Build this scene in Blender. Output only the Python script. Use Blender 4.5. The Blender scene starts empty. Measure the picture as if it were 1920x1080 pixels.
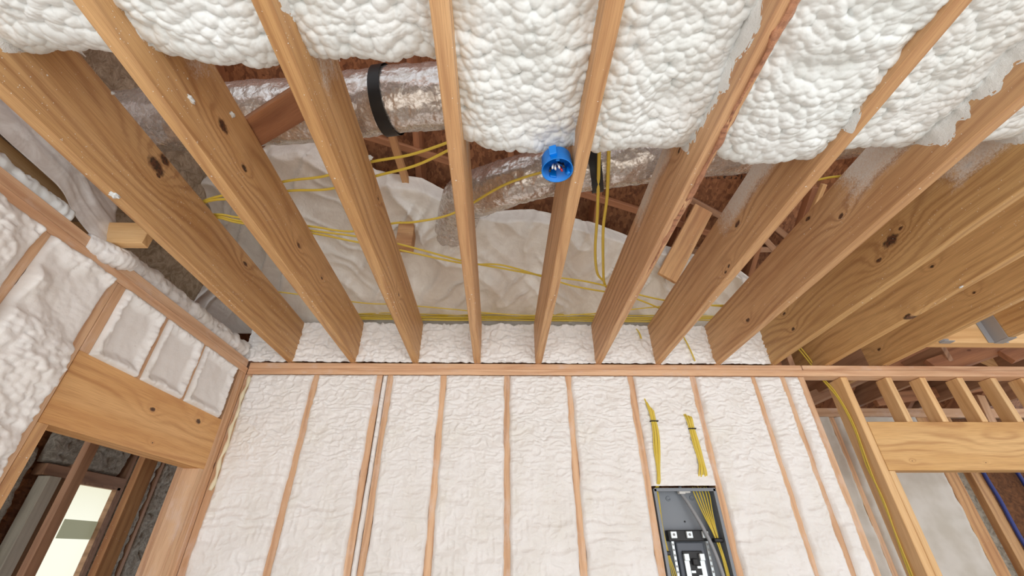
import bpy, math, random
import numpy as np
from mathutils import Vector, Matrix, Quaternion
random.seed(7)
SC = bpy.context.scene
COL = SC.collection

# ---------------------------------------------------------------- camera
R = np.array([[0.99956632, -0.01024612, -0.02760761],
              [-0.02881712, -0.53331096, -0.84542829],
              [-0.00606108, 0.84585722, -0.53337494]])
FPX = 792.0
CAM = np.array([0.0, 0.0, 1.6])
cd = bpy.data.cameras.new('camera'); cam = bpy.data.objects.new('camera', cd)
COL.objects.link(cam)
cd.sensor_width = 36.0; cd.lens = FPX/1920*36.0; cd.clip_start = 0.02; cd.clip_end = 200
m = Matrix([list(R[0])+[0], list(R[1])+[0], list(R[2])+[1.6], [0, 0, 0, 1]])
cam.matrix_world = m
SC.camera = cam

# ---------------------------------------------------------------- light
W = bpy.data.worlds.new('sky'); SC.world = W; W.use_nodes = True
bg = W.node_tree.nodes['Background']
bg.inputs[0].default_value = (0.93, 0.96, 1.0, 1); bg.inputs[1].default_value = 1.0
def area(name, loc, target, sx, sy, power, color):
    l = bpy.data.lights.new(name, 'AREA'); l.shape = 'RECTANGLE'; l.size = sx; l.size_y = sy
    l.energy = power; l.color = color
    o = bpy.data.objects.new(name, l); COL.objects.link(o); o.location = loc
    o.rotation_euler = (Vector(target)-Vector(loc)).to_track_quat('-Z', 'Y').to_euler()
    return o
area('daylight_through_rear_opening', (0.6, -3.6, 1.1), (0.4, 1.5, 2.6), 5.5, 2.0, 110, (1.0, 0.99, 0.97))
sl = bpy.data.lights.new('sun', 'SUN'); sl.energy = 5.5; sl.angle = math.radians(3); sl.color = (1.0, .97, .92)
so = bpy.data.objects.new('sun', sl); COL.objects.link(so); so.location = (1, -6, 6)
so.rotation_euler = Vector((.10, 1, -1.45)).to_track_quat('-Z', 'Y').to_euler()
SC.view_settings.view_transform = 'Standard'; SC.view_settings.look = 'None'
SC.view_settings.gamma = 1.0; SC.view_settings.exposure = 0.12
SC.view_settings.use_curve_mapping = False

# ---------------------------------------------------------------- noise tools
_TB = {}
def _tab(seed):
    if seed not in _TB: _TB[seed] = np.random.RandomState(seed).rand(256, 256, 2)
    return _TB[seed]
def cell(u, v, seed=1):
    T = _tab(seed); iu = np.floor(u).astype(int); iv = np.floor(v).astype(int)
    best = np.full(u.shape, 9.0)
    for a in (-1, 0, 1):
        for b in (-1, 0, 1):
            r = T[(iu+a) % 256, (iv+b) % 256]
            d = (iu+a+r[..., 0]-u)**2+(iv+b+r[..., 1]-v)**2
            best = np.minimum(best, d)
    return best
def vn(u, v, seed=1):
    T = _tab(seed)[..., 0]; iu = np.floor(u).astype(int); iv = np.floor(v).astype(int)
    fu = u-iu; fv = v-iv; fu = fu*fu*(3-2*fu); fv = fv*fv*(3-2*fv)
    g = lambda a, b: T[(iu+a) % 256, (iv+b) % 256]
    return (g(0, 0)*(1-fu)+g(1, 0)*fu)*(1-fv)+(g(0, 1)*(1-fu)+g(1, 1)*fu)*fv
def fbm(u, v, seed=1, o=3):
    s = 0; a = .5
    for k in range(o): s = s+a*vn(u*2**k, v*2**k, seed+k); a *= .5
    return s*2/(2-2**(1-o))/1.0 if o > 1 else s*2
def ss(a, b, x):
    t = np.clip((x-a)/(b-a), 0, 1); return t*t*(3-2*t)
def popcorn(u, v, seed):
    uu = u+.008*(vn(u/.05, v/.05, seed)-.5); vv = v+.008*(vn(u/.05, v/.05, seed+1)-.5)
    amp = .65+.7*vn(u/.08, v/.08, seed+9)
    c1 = np.sqrt(np.clip(1-1.15*cell(uu/.027, vv/.024, seed+2), 0, 1))
    c2 = np.sqrt(np.clip(1-1.1*cell(uu/.0135, vv/.0125, seed+3), 0, 1))
    c3 = 1-np.clip(cell(uu/.080, vv/.070, seed+4), 0, 1.1)
    return c1*amp*.0205+.0038*c2+.014*c3+.016*(fbm(u/.16, v/.12, seed+5)-.5)
def wrinkle(u, v, seed, k=1.0):
    wu = u+.05*(fbm(u/.10, v/.07, seed, 2)-.5); wv = v+.045*(fbm(u/.09, v/.06, seed+1, 2)-.5)
    r1 = 1-np.abs(2*vn(wu/.045, wv/.020, seed+2)-1)
    r2 = 1-np.abs(2*vn(wu/.020, wv/.012, seed+3)-1)
    c = 1-np.clip(cell(wu/.038, wv/.024, seed+4), 0, 1)
    return k*(.0085*r1**2+.0040*r2+.0085*c)+.010*(fbm(u/.2, v/.14, seed+5)-.5)
def waves(u, v, seed):
    wv = v+.05*(fbm(u/.16, v/.2, seed, 2)-.5)+.02*vn(u/.05, v/.05, seed+4)
    return .010*(1-np.abs(2*vn(u/.30, wv/.040, seed+1)-1))+.006*(1-np.abs(2*vn(u/.03, wv/.05, seed+2)-1))+.009*(fbm(u/.2, v/.14, seed+5)-.5)

# ---------------------------------------------------------------- materials
def mat(name, base=(.5, .5, .5), rough=.6, metal=0.0):
    m = bpy.data.materials.new(name); m.use_nodes = True
    b = m.node_tree.nodes['Principled BSDF']
    b.inputs['Base Color'].default_value = (*base, 1); b.inputs['Roughness'].default_value = rough
    b.inputs['Metallic'].default_value = metal
    return m
class NB:
    def __init__(s, m): s.t = m.node_tree; s.n = s.t.nodes; s.b = s.n['Principled BSDF']
    def nd(s, typ, **k):
        n = s.n.new(typ)
        for a, v in k.items(): setattr(n, a, v)
        return n
    def put(s, sock, v):
        if isinstance(v, (int, float, tuple)): sock.default_value = v
        else: s.t.links.new(v, sock)
    def mth(s, op, a, b=0.0, c=None, clamp=False):
        n = s.nd('ShaderNodeMath', operation=op); n.use_clamp = clamp
        s.put(n.inputs[0], a); s.put(n.inputs[1], b)
        if c is not None: s.put(n.inputs[2], c)
        return n.outputs[0]
    def noise(s, vec, scale, detail=2.0, rough=.5, dist=0.0):
        n = s.nd('ShaderNodeTexNoise'); s.put(n.inputs['Vector'], vec)
        n.inputs['Scale'].default_value = scale; n.inputs['Detail'].default_value = detail
        n.inputs['Roughness'].default_value = rough; n.inputs['Distortion'].default_value = dist
        return n.outputs['Fac']
    def vor(s, vec, scale):
        n = s.nd('ShaderNodeTexVoronoi'); s.put(n.inputs['Vector'], vec); n.inputs['Scale'].default_value = scale
        return n
    def mapr(s, v, a, b, c=0.0, d=1.0):
        n = s.nd('ShaderNodeMapRange'); n.interpolation_type = 'SMOOTHSTEP'
        s.put(n.inputs[0], v)
        for i, q in enumerate((a, b, c, d)): n.inputs[i+1].default_value = q
        return n.outputs[0]
    def mix(s, f, a, b):
        n = s.nd('ShaderNodeMix', data_type='RGBA')
        s.put(n.inputs[0], f); s.put(n.inputs[6], a if not (isinstance(a, tuple) and len(a) == 3) else (*a, 1))
        s.put(n.inputs[7], b if not (isinstance(b, tuple) and len(b) == 3) else (*b, 1))
        return n.outputs[2]
    def sep(s, v):
        n = s.nd('ShaderNodeSeparateXYZ'); s.put(n.inputs[0], v); return n.outputs
    def comb(s, x, y, z):
        n = s.nd('ShaderNodeCombineXYZ')
        for i, q in enumerate((x, y, z)): s.put(n.inputs[i], q)
        return n.outputs[0]
    def obj(s): return s.nd('ShaderNodeTexCoord').outputs['Object']
    def bump(s, h, strength, dist=.002):
        n = s.nd('ShaderNodeBump'); n.inputs['Strength'].default_value = strength; n.inputs['Distance'].default_value = dist
        s.put(n.inputs['Height'], h); s.t.links.new(n.outputs[0], s.b.inputs['Normal'])
    def color(s, c): s.put(s.b.inputs['Base Color'], c)

def lin(r, g, b): return tuple((c/255/12.92 if c <= 10 else ((c/255+.055)/1.055)**2.4) for c in (r, g, b))

def wood(name, c_lo=lin(196, 142, 92), c_hi=lin(222, 176, 122), c_dark=lin(150, 96, 58), knots=(), spray=None, smear=0.0, F=95., seed=0., randk=True, specks=0.0, rings=.55):
    """sawn lumber: local X runs along the grain, Y is the thickness, Z the width"""
    m = mat(name, rough=.62); N = NB(m)
    o = N.obj(); x, y, z = N.sep(o)
    oi = N.nd('ShaderNodeObjectInfo').outputs['Random']
    off = N.mth('MULTIPLY_ADD', oi, 37.0, seed)
    xs = N.mth('ADD', x, off)
    v1 = N.comb(N.mth('MULTIPLY', xs, 1.1), N.mth('MULTIPLY', y, 3.0), N.mth('MULTIPLY', z, 5.0))
    n1 = N.noise(v1, 1.0, 2.0)
    w = N.mth('MULTIPLY_ADD', z, F, N.mth('MULTIPLY', y, F*1.25))
    w = N.mth('MULTIPLY_ADD', n1, 30.0*rings, w)
    kmask = None
    for (kx, kz, kr) in knots:
        dx = N.mth('MULTIPLY', N.mth('SUBTRACT', x, kx), .55); dz = N.mth('SUBTRACT', z, kz)
        d = N.mth('SQRT', N.mth('MULTIPLY_ADD', dx, dx, N.mth('MULTIPLY', dz, dz)))
        d = N.mth('MULTIPLY_ADD', N.mth('SUBTRACT', N.noise(o, 60.0, 1.0), .5), kr*.9, d)
        e = N.mth('POWER', 2.718, N.mth('MULTIPLY', d, -1/(kr*3.2)))
        w = N.mth('MULTIPLY_ADD', e, 17.0, w)
        k = N.mapr(d, kr*.55, kr*1.15, 1.0, 0.0)
        kmask = k if kmask is None else N.mth('MAXIMUM', kmask, k)
    sn = N.mth('MULTIPLY_ADD', N.mth('SINE', w), .5, .5)
    sn = N.mth('POWER', sn, 2.2)
    fine = N.noise(N.comb(N.mth('MULTIPLY', xs, 9.0), N.mth('MULTIPLY', y, 420.0), N.mth('MULTIPLY', z, 420.0)), 1.0, 2.0)
    big = N.noise(N.comb(N.mth('MULTIPLY', xs, .9), N.mth('MULTIPLY', y, 8.0), N.mth('MULTIPLY', z, 11.0)), 1.0, 3.0)
    base = N.mix(N.mapr(big, .32, .68), c_lo, c_hi)
    vis = N.mapr(N.noise(N.comb(N.mth('MULTIPLY', xs, 1.6), N.mth('MULTIPLY', y, 12.0), N.mth('MULTIPLY', z, 14.0)), 1.0, 2.0), .35, .65, .16, .58)
    if kmask is not None: vis = N.mth('MAXIMUM', vis, N.mth('MULTIPLY', e, .7))
    c = N.mix(N.mth('MULTIPLY', sn, vis), base, c_dark)
    c = N.mix(N.mth('MULTIPLY', N.mapr(fine, .40, .75), .42), c, c_dark)
    # tone differs from board to board
    hs = N.nd('ShaderNodeHueSaturation'); N.put(hs.inputs['Color'], c)
    N.put(hs.inputs['Value'], N.mth('MULTIPLY_ADD', oi, .16, .92)); hs.inputs['Saturation'].default_value = .98
    c = hs.outputs[0]
    if randk:
        vr = N.vor(N.comb(N.mth('MULTIPLY', xs, 1.0), N.mth('MULTIPLY', y, 2.0), N.mth('MULTIPLY', z, 2.2)), 2.6)
        km = N.mapr(vr.outputs['Distance'], .035, .06, 1.0, 0.0)
        c = N.mix(N.mth('MULTIPLY', km, .8), c, lin(105, 58, 34))
    if kmask is not None:
        core = N.noise(o, 90.0, 2.0)
        c = N.mix(N.mth('MULTIPLY', kmask, .93), c, N.mix(N.mapr(core, .4, .62), lin(26, 16, 12), lin(92, 48, 28)))
    hgt = N.mth('MULTIPLY_ADD', sn, -.25, fine)
    if smear:
        sm = N.noise(N.comb(N.mth('MULTIPLY', xs, 5.0), N.mth('MULTIPLY', y, 9.0), N.mth('MULTIPLY', z, 9.0)), 1.0, 5.0, .7)
        c = N.mix(N.mth('MULTIPLY', N.mapr(sm, .62-.25*smear, .80-.1*smear), .62), c, lin(226, 204, 190))
    if spray is not None:   # overspray of white foam dust: spray=(x_edge, z_low)
        xe, zl, st = spray
        nn = N.noise(o, 9.0, 4.0, .65); n2 = N.noise(o, 160.0, 2.0, .8)
        f = N.mth('MULTIPLY_ADD', N.mth('SUBTRACT', nn, .5), 2.1, N.mth('DIVIDE', N.mth('SUBTRACT', xe, x), .13))
        g = N.mth('MULTIPLY_ADD', N.mth('SUBTRACT', nn, .5), 1.6, N.mth('DIVIDE', N.mth('SUBTRACT', z, zl), .05))
        mk = N.mth('MINIMUM', f, g)
        mk = N.mapr(N.mth('MULTIPLY_ADD', N.mth('SUBTRACT', n2, .5), 1.5, mk), -.1, 1.1)
        c = N.mix(N.mth('MULTIPLY', N.mth('MULTIPLY', mk, st), N.mapr(n2, .25, .7, .62, .98)), c, lin(232, 228, 222))
    if specks:
        v = N.vor(o, 46.0); v2 = N.vor(o, 110.0)
        gate = N.mapr(N.noise(o, 5.0, 2.0), .40, .62)
        rnd = N.sep(v.outputs['Color'])[0]; rnd2 = N.sep(v2.outputs['Color'])[0]
        s1 = N.mth('LESS_THAN', N.mth('MULTIPLY_ADD', N.mth('GREATER_THAN', rnd, 1-.10*specks), -1.0, N.mth('ADD', v.outputs['Distance'], 1.0)), .13)
        s2 = N.mth('LESS_THAN', N.mth('MULTIPLY_ADD', N.mth('GREATER_THAN', rnd2, 1-.16*specks), -1.0, N.mth('ADD', v2.outputs['Distance'], 1.0)), .15)
        sp = N.mth('MULTIPLY', N.mth('MAXIMUM', s1, s2), gate)
        c = N.mix(sp, c, lin(240, 238, 232))
    N.color(c); N.bump(hgt, .25, .0012)
    return m

def foam_mat(name, c1, c2, rough=.5, bscale=140., bs=.25, stain=0.0):
    m = mat(name, rough=rough); N = NB(m); o = N.obj()
    n = N.noise(o, 5.0, 3.0)
    c = N.mix(N.mapr(n, .35, .7), c1, c2)
    if stain:
        c = N.mix(N.mth('MULTIPLY', N.mapr(N.noise(o, 2.6, 3.0), .52, .75), stain), c, lin(222, 216, 186))
        c = N.mix(N.mth('MULTIPLY', N.mapr(N.noise(o, 70.0, 2.0, .6), .70, .76), .35), c, lin(190, 178, 168))
    N.color(c)
    N.bump(N.mth('MULTIPLY_ADD', N.noise(o, bscale, 3.0, .6), 1.0, N.mth('MULTIPLY', N.noise(o, bscale*.3, 2.0), 1.2)), bs, .003)
    N.b.inputs['Specular IOR Level'].default_value = .35
    return m

M = {}
M['foam_c'] = foam_mat('ceiling spray foam', lin(232, 236, 237), lin(224, 229, 229), .42, 120, .18)
M['foam_fuzz'] = foam_mat('fuzzy foam overspray', lin(242, 242, 240), lin(230, 228, 224), .8, 420, .8)
M['foam_w'] = foam_mat('wall spray foam', lin(243, 241, 239), lin(236, 233, 229), .5, 110, .5, .3)
M['foam_l'] = foam_mat('left wall spray foam', lin(240, 238, 236), lin(232, 228, 224), .5, 90, .35, .1)
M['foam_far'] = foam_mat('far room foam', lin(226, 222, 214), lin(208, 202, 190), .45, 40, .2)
M['wood'] = wood('fir lumber', smear=0, specks=.6)
M['wood_stud'] = wood('stud face lumber', lin(216, 172, 132), lin(230, 190, 150), lin(180, 128, 92), smear=.6, F=130.)
M['wood_plate'] = wood('top plate lumber', lin(220, 176, 136), lin(232, 192, 154), lin(186, 132, 96), smear=.4, F=120.)
M['wood_hdr'] = wood('header lumber', lin(216, 162, 100), lin(230, 182, 122), lin(178, 116, 62), knots=((.464, .042, .010), (.80, .075, .013), (.55, -.09, .003)), F=120., randk=False, rings=.75)
M['wood_hdr2'] = wood('right header lumber', lin(222, 172, 104), lin(236, 192, 128), lin(176, 118, 60), knots=((.17, -.09, .0025), (.62, -.10, .0025)), F=100., randk=False, rings=1.5)
M['wood_pale'] = wood('pale lumber', lin(226, 182, 124), lin(238, 200, 146), lin(196, 142, 86), F=110., rings=.4)
M['wood_brown'] = wood('brown attic lumber', lin(166, 112, 76), lin(190, 134, 92), lin(124, 76, 50), F=90.)
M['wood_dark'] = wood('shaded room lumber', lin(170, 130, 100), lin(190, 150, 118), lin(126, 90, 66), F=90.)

def osb():
    m = mat('OSB sheathing', rough=.6); N = NB(m); o = N.obj()
    v = N.vor(N.nd('ShaderNodeMapping').outputs[0], 1.0)
    mp = v.inputs['Vector'].links[0].from_node; N.put(mp.inputs['Vector'], o); mp.inputs['Scale'].default_value = (60, 24, 50)
    r = N.sep(v.outputs['Color'])[0]
    c = N.mix(r, lin(120, 76, 48), lin(178, 124, 84))
    c = N.mix(N.mth('MULTIPLY', N.mapr(N.noise(o, 26.0, 4.0, .7, 1.5), .5, .72), .7), c, lin(86, 50, 34))
    w = N.nd('ShaderNodeNewGeometry').outputs['Position']; x, y, z = N.sep(w)
    inr = N.mth('MULTIPLY', N.mapr(x, 1.44, 1.45), N.mapr(x, 1.78, 1.79, 1.0, 0.0))
    iny = N.mth('MULTIPLY', N.mapr(y, 1.86, 1.87), N.mapr(y, 2.10, 2.11, 1.0, 0.0))
    row = N.mth('GREATER_THAN', N.mth('SINE', N.mth('MULTIPLY', x, 150.0)), -.25)
    ink = N.mth('MULTIPLY', N.mth('MULTIPLY', inr, iny), N.mth('MULTIPLY', row, N.mth('GREATER_THAN', N.noise(N.comb(N.mth('MULTIPLY', x, 55.0), N.mth('MULTIPLY', y, 70.0), 0.0), 1.0, 1.0), .46)))
    c = N.mix(N.mth('MULTIPLY', ink, .85), c, lin(30, 24, 22))
    N.color(c); N.bump(r, .4, .002); return m
M['osb'] = osb()

def foil():
    m = mat('duct foil jacket', (.80, .79, .78), .24, .72); N = NB(m); o = N.obj()
    n = N.noise(o, 38.0, 3.0, .6, 1.6); n2 = N.vor(o, 60.0).outputs['Distance']
    N.put(N.b.inputs['Roughness'], N.mapr(n, .3, .7, .16, .36))
    N.color(N.mix(N.mapr(n, .3, .7), lin(226, 222, 220), lin(196, 186, 178)))
    N.bump(N.mth('ADD', n, n2), .45, .003); return m
M['foil'] = foil()
M['black'] = mat('black strap', (.008, .008, .009), .5)
def film():
    m = mat('white plastic film', rough=.22); N = NB(m); o = N.obj()
    n = N.noise(o, 6.0, 4.0, .6, 2.5)
    N.color(N.mix(N.mapr(n, .3, .7), lin(236, 232, 224), lin(226, 220, 211)))
    N.bump(N.noise(o, 14.0, 3.0, .55, 3.0), .5, .006); return m
M['film'] = film()
def cloudy():
    m = mat('cloudy plastic sheet', rough=.3); N = NB(m); o = N.obj()
    n = N.noise(o, 9.0, 4.0, .6, 1.5)
    N.color(N.mix(N.mapr(n, .3, .7), lin(244, 243, 242), lin(226, 220, 216)))
    N.put(N.b.inputs['Alpha'], N.mapr(n, .25, .7, 1.0, .93))
    N.bump(n, .5, .006); return m
M['cloudy'] = cloudy()
M['yellow'] = mat('yellow cable jacket', lin(224, 198, 78), .45)
M['blue_cable'] = mat('blue cable jacket', lin(44, 62, 140), .45)
M['blue'] = mat('blue electrical plastic', lin(0, 128, 226), .38)
M['white'] = mat('white wire', lin(236, 234, 230), .4)
M['red'] = mat('red wire', lin(190, 40, 40), .4)
M['steel'] = mat('grey enamelled steel', lin(132, 138, 146), .42, .0)
M['steel_d'] = mat('dark grey enamelled steel', lin(92, 98, 108), .45)
M['tin'] = mat('bright aluminium bus', lin(214, 222, 224), .3, .6)
M['plastic_b'] = mat('black moulded plastic', (.012, .012, .014), .45)
M['grey_cable'] = mat('grey service cable', lin(148, 150, 154), .5)
M['zinc'] = mat('zinc plated steel', lin(160, 160, 162), .5, .15)
def batt(name, a, b):
    m = mat(name, rough=.9); N = NB(m); o = N.obj()
    n = N.noise(o, 22.0, 5.0, .7, 1.2)
    N.color(N.mix(N.mapr(n, .3, .7), a, b)); N.bump(n, 1.0, .02); return m
M['pale_board'] = wood('pale grey green lumber', lin(206, 202, 184), lin(220, 216, 200), lin(170, 164, 146), randk=False)  # pale grey green tone for the board beside the window
M['batt'] = batt('brown mineral wool', lin(150, 130, 106), lin(200, 182, 158))
M['batt_g'] = batt('grey blown insulation', lin(150, 146, 134), lin(206, 204, 192))
M['batt_b'] = batt('rust brown fibre batt', lin(92, 58, 34), lin(140, 92, 56))
M['floor'] = mat('subfloor panels', lin(196, 178, 154), .8)
N = NB(M['floor']); N.color(N.mix(N.mapr(N.noise(N.obj(), 3.0, 4.0), .3, .7), lin(186, 182, 174), lin(204, 200, 192)))
def glow():
    m = mat('daylit frosted film', (.05, .05, .05), .5); N = NB(m); o = N.obj(); x, y, z = N.sep(o)
    c = N.mix(N.mapr(z, .2, .95), lin(250, 250, 232), lin(222, 218, 184))
    N.put(N.b.inputs['Emission Color'], c); N.b.inputs['Emission Strength'].default_value = .95
    return m
M['glow'] = glow()
M['patch'] = mat('grey green painted shadow', lin(150, 152, 132), .8)  # painted shadow on the window film, dimly emissive like the film around it
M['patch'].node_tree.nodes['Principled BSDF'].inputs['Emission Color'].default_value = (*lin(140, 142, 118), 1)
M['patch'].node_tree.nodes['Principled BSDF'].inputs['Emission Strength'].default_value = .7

# ---------------------------------------------------------------- mesh tools
def link(name, me, material, parent=None, smooth=False):
    o = bpy.data.objects.new(name, me); COL.objects.link(o)
    if material: me.materials.append(material)
    if parent: o.parent = parent
    if smooth: me.polygons.foreach_set('use_smooth', [True]*len(me.polygons))
    return o
def tag(o, label=None, cat=None, group=None, kind=None):
    if label: o['label'] = label
    if cat: o['category'] = cat
    if group: o['group'] = group
    if kind: o['kind'] = kind
    return o
def thing(name, loc, label, cat, group=None):
    o = bpy.data.objects.new(name, None); COL.objects.link(o); o.location = loc; o.empty_display_size = .1
    return tag(o, label, cat, group)
def box_me(name, sx, sy, sz, x0=0.0, bev=.0025):
    """box from x0 to x0+sx along X, centred in Y and Z, edges eased"""
    import bmesh
    bm = bmesh.new(); bmesh.ops.create_cube(bm, size=1)
    for v in bm.verts: v.co = Vector((x0+(v.co.x+.5)*sx, v.co.y*sy, v.co.z*sz))
    if bev: bmesh.ops.bevel(bm, geom=bm.edges[:], offset=min(bev, sx*.3, sy*.3, sz*.3), segments=1, affect='EDGES')
    me = bpy.data.meshes.new(name); bm.to_mesh(me); bm.free(); return me
def board(name, p0, p1, w, t, material, up=(0, 0, 1), parent=None, bev=.0025, **tg):
    p0 = Vector(p0); p1 = Vector(p1); d = p1-p0; L = d.length; X = d.normalized()
    Y = Vector(up).cross(X).normalized(); Z = X.cross(Y)
    o = link(name, box_me(name, L, t, w, bev=bev), material, parent)
    o.matrix_world = Matrix(((X.x, Y.x, Z.x, p0.x), (X.y, Y.y, Z.y, p0.y), (X.z, Y.z, Z.z, p0.z), (0, 0, 0, 1)))
    return tag(o, **tg)
def slab(name, x0, x1, y0, y1, z0, z1, material, parent=None, bev=0.0, **tg):
    o = link(name, box_me(name, x1-x0, y1-y0, z1-z0, x0=-(x1-x0)/2, bev=bev), material, parent)
    o.location = ((x0+x1)/2, (y0+y1)/2, (z0+z1)/2)
    if parent: o.location = Vector(o.location)-parent.location
    return tag(o, **tg)
def grid_me(name, P):
    """P: (nu, nv, 3) array of points"""
    nu, nv = P.shape[:2]
    me = bpy.data.meshes.new(name)
    idx = np.arange(nu*nv).reshape(nu, nv)
    q = np.stack([idx[:-1, :-1], idx[1:, :-1], idx[1:, 1:], idx[:-1, 1:]], -1).reshape(-1, 4)
    me.vertices.add(nu*nv); me.vertices.foreach_set('co', P.reshape(-1).astype(np.float32))
    me.loops.add(q.size); me.loops.foreach_set('vertex_index', q.reshape(-1).astype(np.int32))
    me.polygons.add(len(q)); me.polygons.foreach_set('loop_start', np.arange(0, q.size, 4, dtype=np.int32))
    me.polygons.foreach_set('loop_total', np.full(len(q), 4, dtype=np.int32))
    me.update(); me.polygons.foreach_set('use_smooth', np.ones(len(q), dtype=bool)); me.validate()
    return me
def spline(pts, n=10):
    P = [Vector(p) for p in pts]; out = []
    if len(P) == 2: return [P[0].lerp(P[1], k/n) for k in range(n+1)]
    Q = [P[0]*2-P[1]]+P+[P[-1]*2-P[-2]]
    for i in range(1, len(Q)-2):
        a, b, c, d = Q[i-1:i+3]
        for k in range(n):
            t = k/n
            out.append(.5*((2*b)+(c-a)*t+(2*a-5*b+4*c-d)*t*t+(3*b-a-3*c+d)*t**3))
    out.append(P[-1]); return out
def tube(name, pts, r, material, parent=None, seg=10, n=10, flat=1.0, disp=None, closed_ends=True, smooth_path=True, **tg):
    S = spline(pts, n) if smooth_path else [Vector(p) for p in pts]
    org = S[0].copy() if parent is None else parent.location
    T = [(S[min(i+1, len(S)-1)]-S[max(i-1, 0)]).normalized() for i in range(len(S))]
    up = Vector((0, 0, 1)) if abs(T[0].z) < .9 else Vector((1, 0, 0))
    nrm = (up-T[0]*up.dot(T[0])).normalized()
    C3 = np.array([tuple(q) for q in S]); NN = []; BB = []
    for i, (s, t) in enumerate(zip(S, T)):
        nrm = (nrm-t*nrm.dot(t)).normalized(); NN.append(tuple(nrm)); BB.append(tuple(t.cross(nrm)))
    NN = np.array(NN); BB = np.array(BB)
    Ls = np.concatenate([[0], np.cumsum(np.linalg.norm(np.diff(C3, axis=0), axis=1))])[:, None]
    rr = np.array([r(i/(len(S)-1)) if callable(r) else r for i in range(len(S))])[:, None]
    an = (2*math.pi*np.arange(seg+1)/seg)[None, :]
    q = rr+0*an
    if disp: q = q+disp(Ls+0*an, (an % (2*math.pi))+0*Ls)
    P = C3[:, None, :]+NN[:, None, :]*(np.cos(an)*q*flat)[..., None]+BB[:, None, :]*(np.sin(an)*q)[..., None]-np.array(tuple(org))
    if closed_ends:
        c0 = P[0].mean(0); c1 = P[-1].mean(0)
        P = np.concatenate([np.broadcast_to(c0, (1, seg+1, 3)), P, np.broadcast_to(c1, (1, seg+1, 3))])
    me = grid_me(name, P.transpose(1, 0, 2)[::-1]) if False else grid_me(name, P)
    o = link(name, me, material, parent)
    if parent is None: o.location = org
    return tag(o, **tg)

def ray(px, py): return R@np.array([px-960., 540.-py, -FPX])
def at(px, py, **k):
    (a, v), = k.items(); i = 'xyz'.index(a); d = ray(px, py)
    return Vector(CAM+d*((v-CAM[i])/d[i]))

# ================================================================ setting
ZP0, ZP1 = 2.585, 2.667       # double top plate
YW = 2.63                     # face of the back wall
XL = -1.62                    # face of the left wall
slab('floor', -4.2, 6.0, -2.6, 6.0, -.12, 0, M['floor'], kind='structure')
# sheathing behind the studs
slab('wall_back', XL-.1, 2.02, YW+.14, YW+.16, 0, ZP0, M['osb'], kind='structure')
slab('ceiling', -4.2, 5.2, -1.6, .60, 2.962, 2.985, M['osb'], kind='structure')
# roof deck above the attic, its gables and rear closure
def deck_z(y): return 3.0+(3.6-y)*.6
def quad_slab(name, pts, thick, material, **tg):
    me = bpy.data.meshes.new(name); n = Vector(pts[1])-Vector(pts[0]); n = n.cross(Vector(pts[2])-Vector(pts[0])).normalized()*thick
    v = [Vector(p) for p in pts]+[Vector(p)+n for p in pts]
    me.from_pydata([tuple(q) for q in v], [], [(0, 1, 2, 3), (7, 6, 5, 4), (0, 4, 5, 1), (1, 5, 6, 2), (2, 6, 7, 3), (3, 7, 4, 0)])
    return tag(link(name, me, material), **tg)
quad_slab('ceiling_roof_deck', [(-4.2, 4.3, deck_z(4.3)), (5.4, 4.3, deck_z(4.3)), (5.4, -1.6, deck_z(-1.6)), (-4.2, -1.6, deck_z(-1.6))], .02, M['osb'], kind='structure')

# ================================================================ ceiling joists
JX = [-1.385, -.98, -.575, -.17, .235, .635, 1.035, 1.44, 1.82, 2.2, 2.6]
JLAB = [
 'heavy fir ceiling joist nearest the left wall, dark torn knot on its side',
 'fir ceiling joist spattered with white foam crumbs, second from the left wall',
 'fir ceiling joist with fuzzy white overspray drips, just left of the strapped silver duct',
 'straight narrow-looking fir ceiling joist running down the middle, left of the blue box',
 'fir ceiling joist with wavy grain that carries the round blue electrical box',
 'ceiling joist with a rough reddish bark-like edge, right of the two hanging yellow cables',
 'ceiling joist with a black knot and frosted overspray, right of the bark-edged joist',
 'broad ceiling joist with two small dark knots, third to the right of the blue box',
 'wide-sided ceiling joist with a large ringed black knot halfway along',
 'ceiling joist with a bottom-edge knot, next right of the ringed-knot joist',
 'ceiling joist at far right, ending beside the pale flush beam']
# knots: (y, z, radius) seen on the side faces
JK = {0: [(1.175, 2.885, .022), (1.19, 2.935, .014), (1.20, 2.86, .006), (1.849, 2.898, .010)],
      1: [(.934, 2.82, .014), (1.094, 2.794, .009), (1.576, 2.816, .010), (1.87, 2.83, .006)],
      2: [(1.9, 2.75, .006), (1.35, 2.9, .005)], 5: [(.882, 2.875, .013), (1.0, 2.82, .007)],
      6: [(1.385, 2.817, .010), (1.54, 2.70, .006), (1.575, 2.692, .006)],
      7: [(1.31, 2.804, .008), (1.462, 2.924, .009), (2.136, 2.744, .010)],
      8: [(1.087, 2.874, .009), (1.5, 2.828, .021), (1.43, 2.845, .007), (1.597, 2.787, .008), (2.304, 2.773, .009), (2.327, 2.895, .008)],
      9: [(1.951, 2.675, .012), (1.7, 2.83, .006)], 10: [(2.601, 2.774, .008), (1.9, 2.80, .006)]}
SPR = {0: (.70, 2.80, .9), 1: (.80, 2.83, 1.0), 2: (.80, 2.78, 1.0), 3: (1.1, 2.80, .9), 4: (1.05, 2.80, .8), 5: (1.5, 2.86, .85),
       6: (1.50, 2.83, .95), 7: (1.28, 2.80, 1.0), 8: (1.20, 2.82, .95), 9: (.9, 2.9, .6), 10: (.6, 2.9, .5)}
YJ0 = -.35
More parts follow.
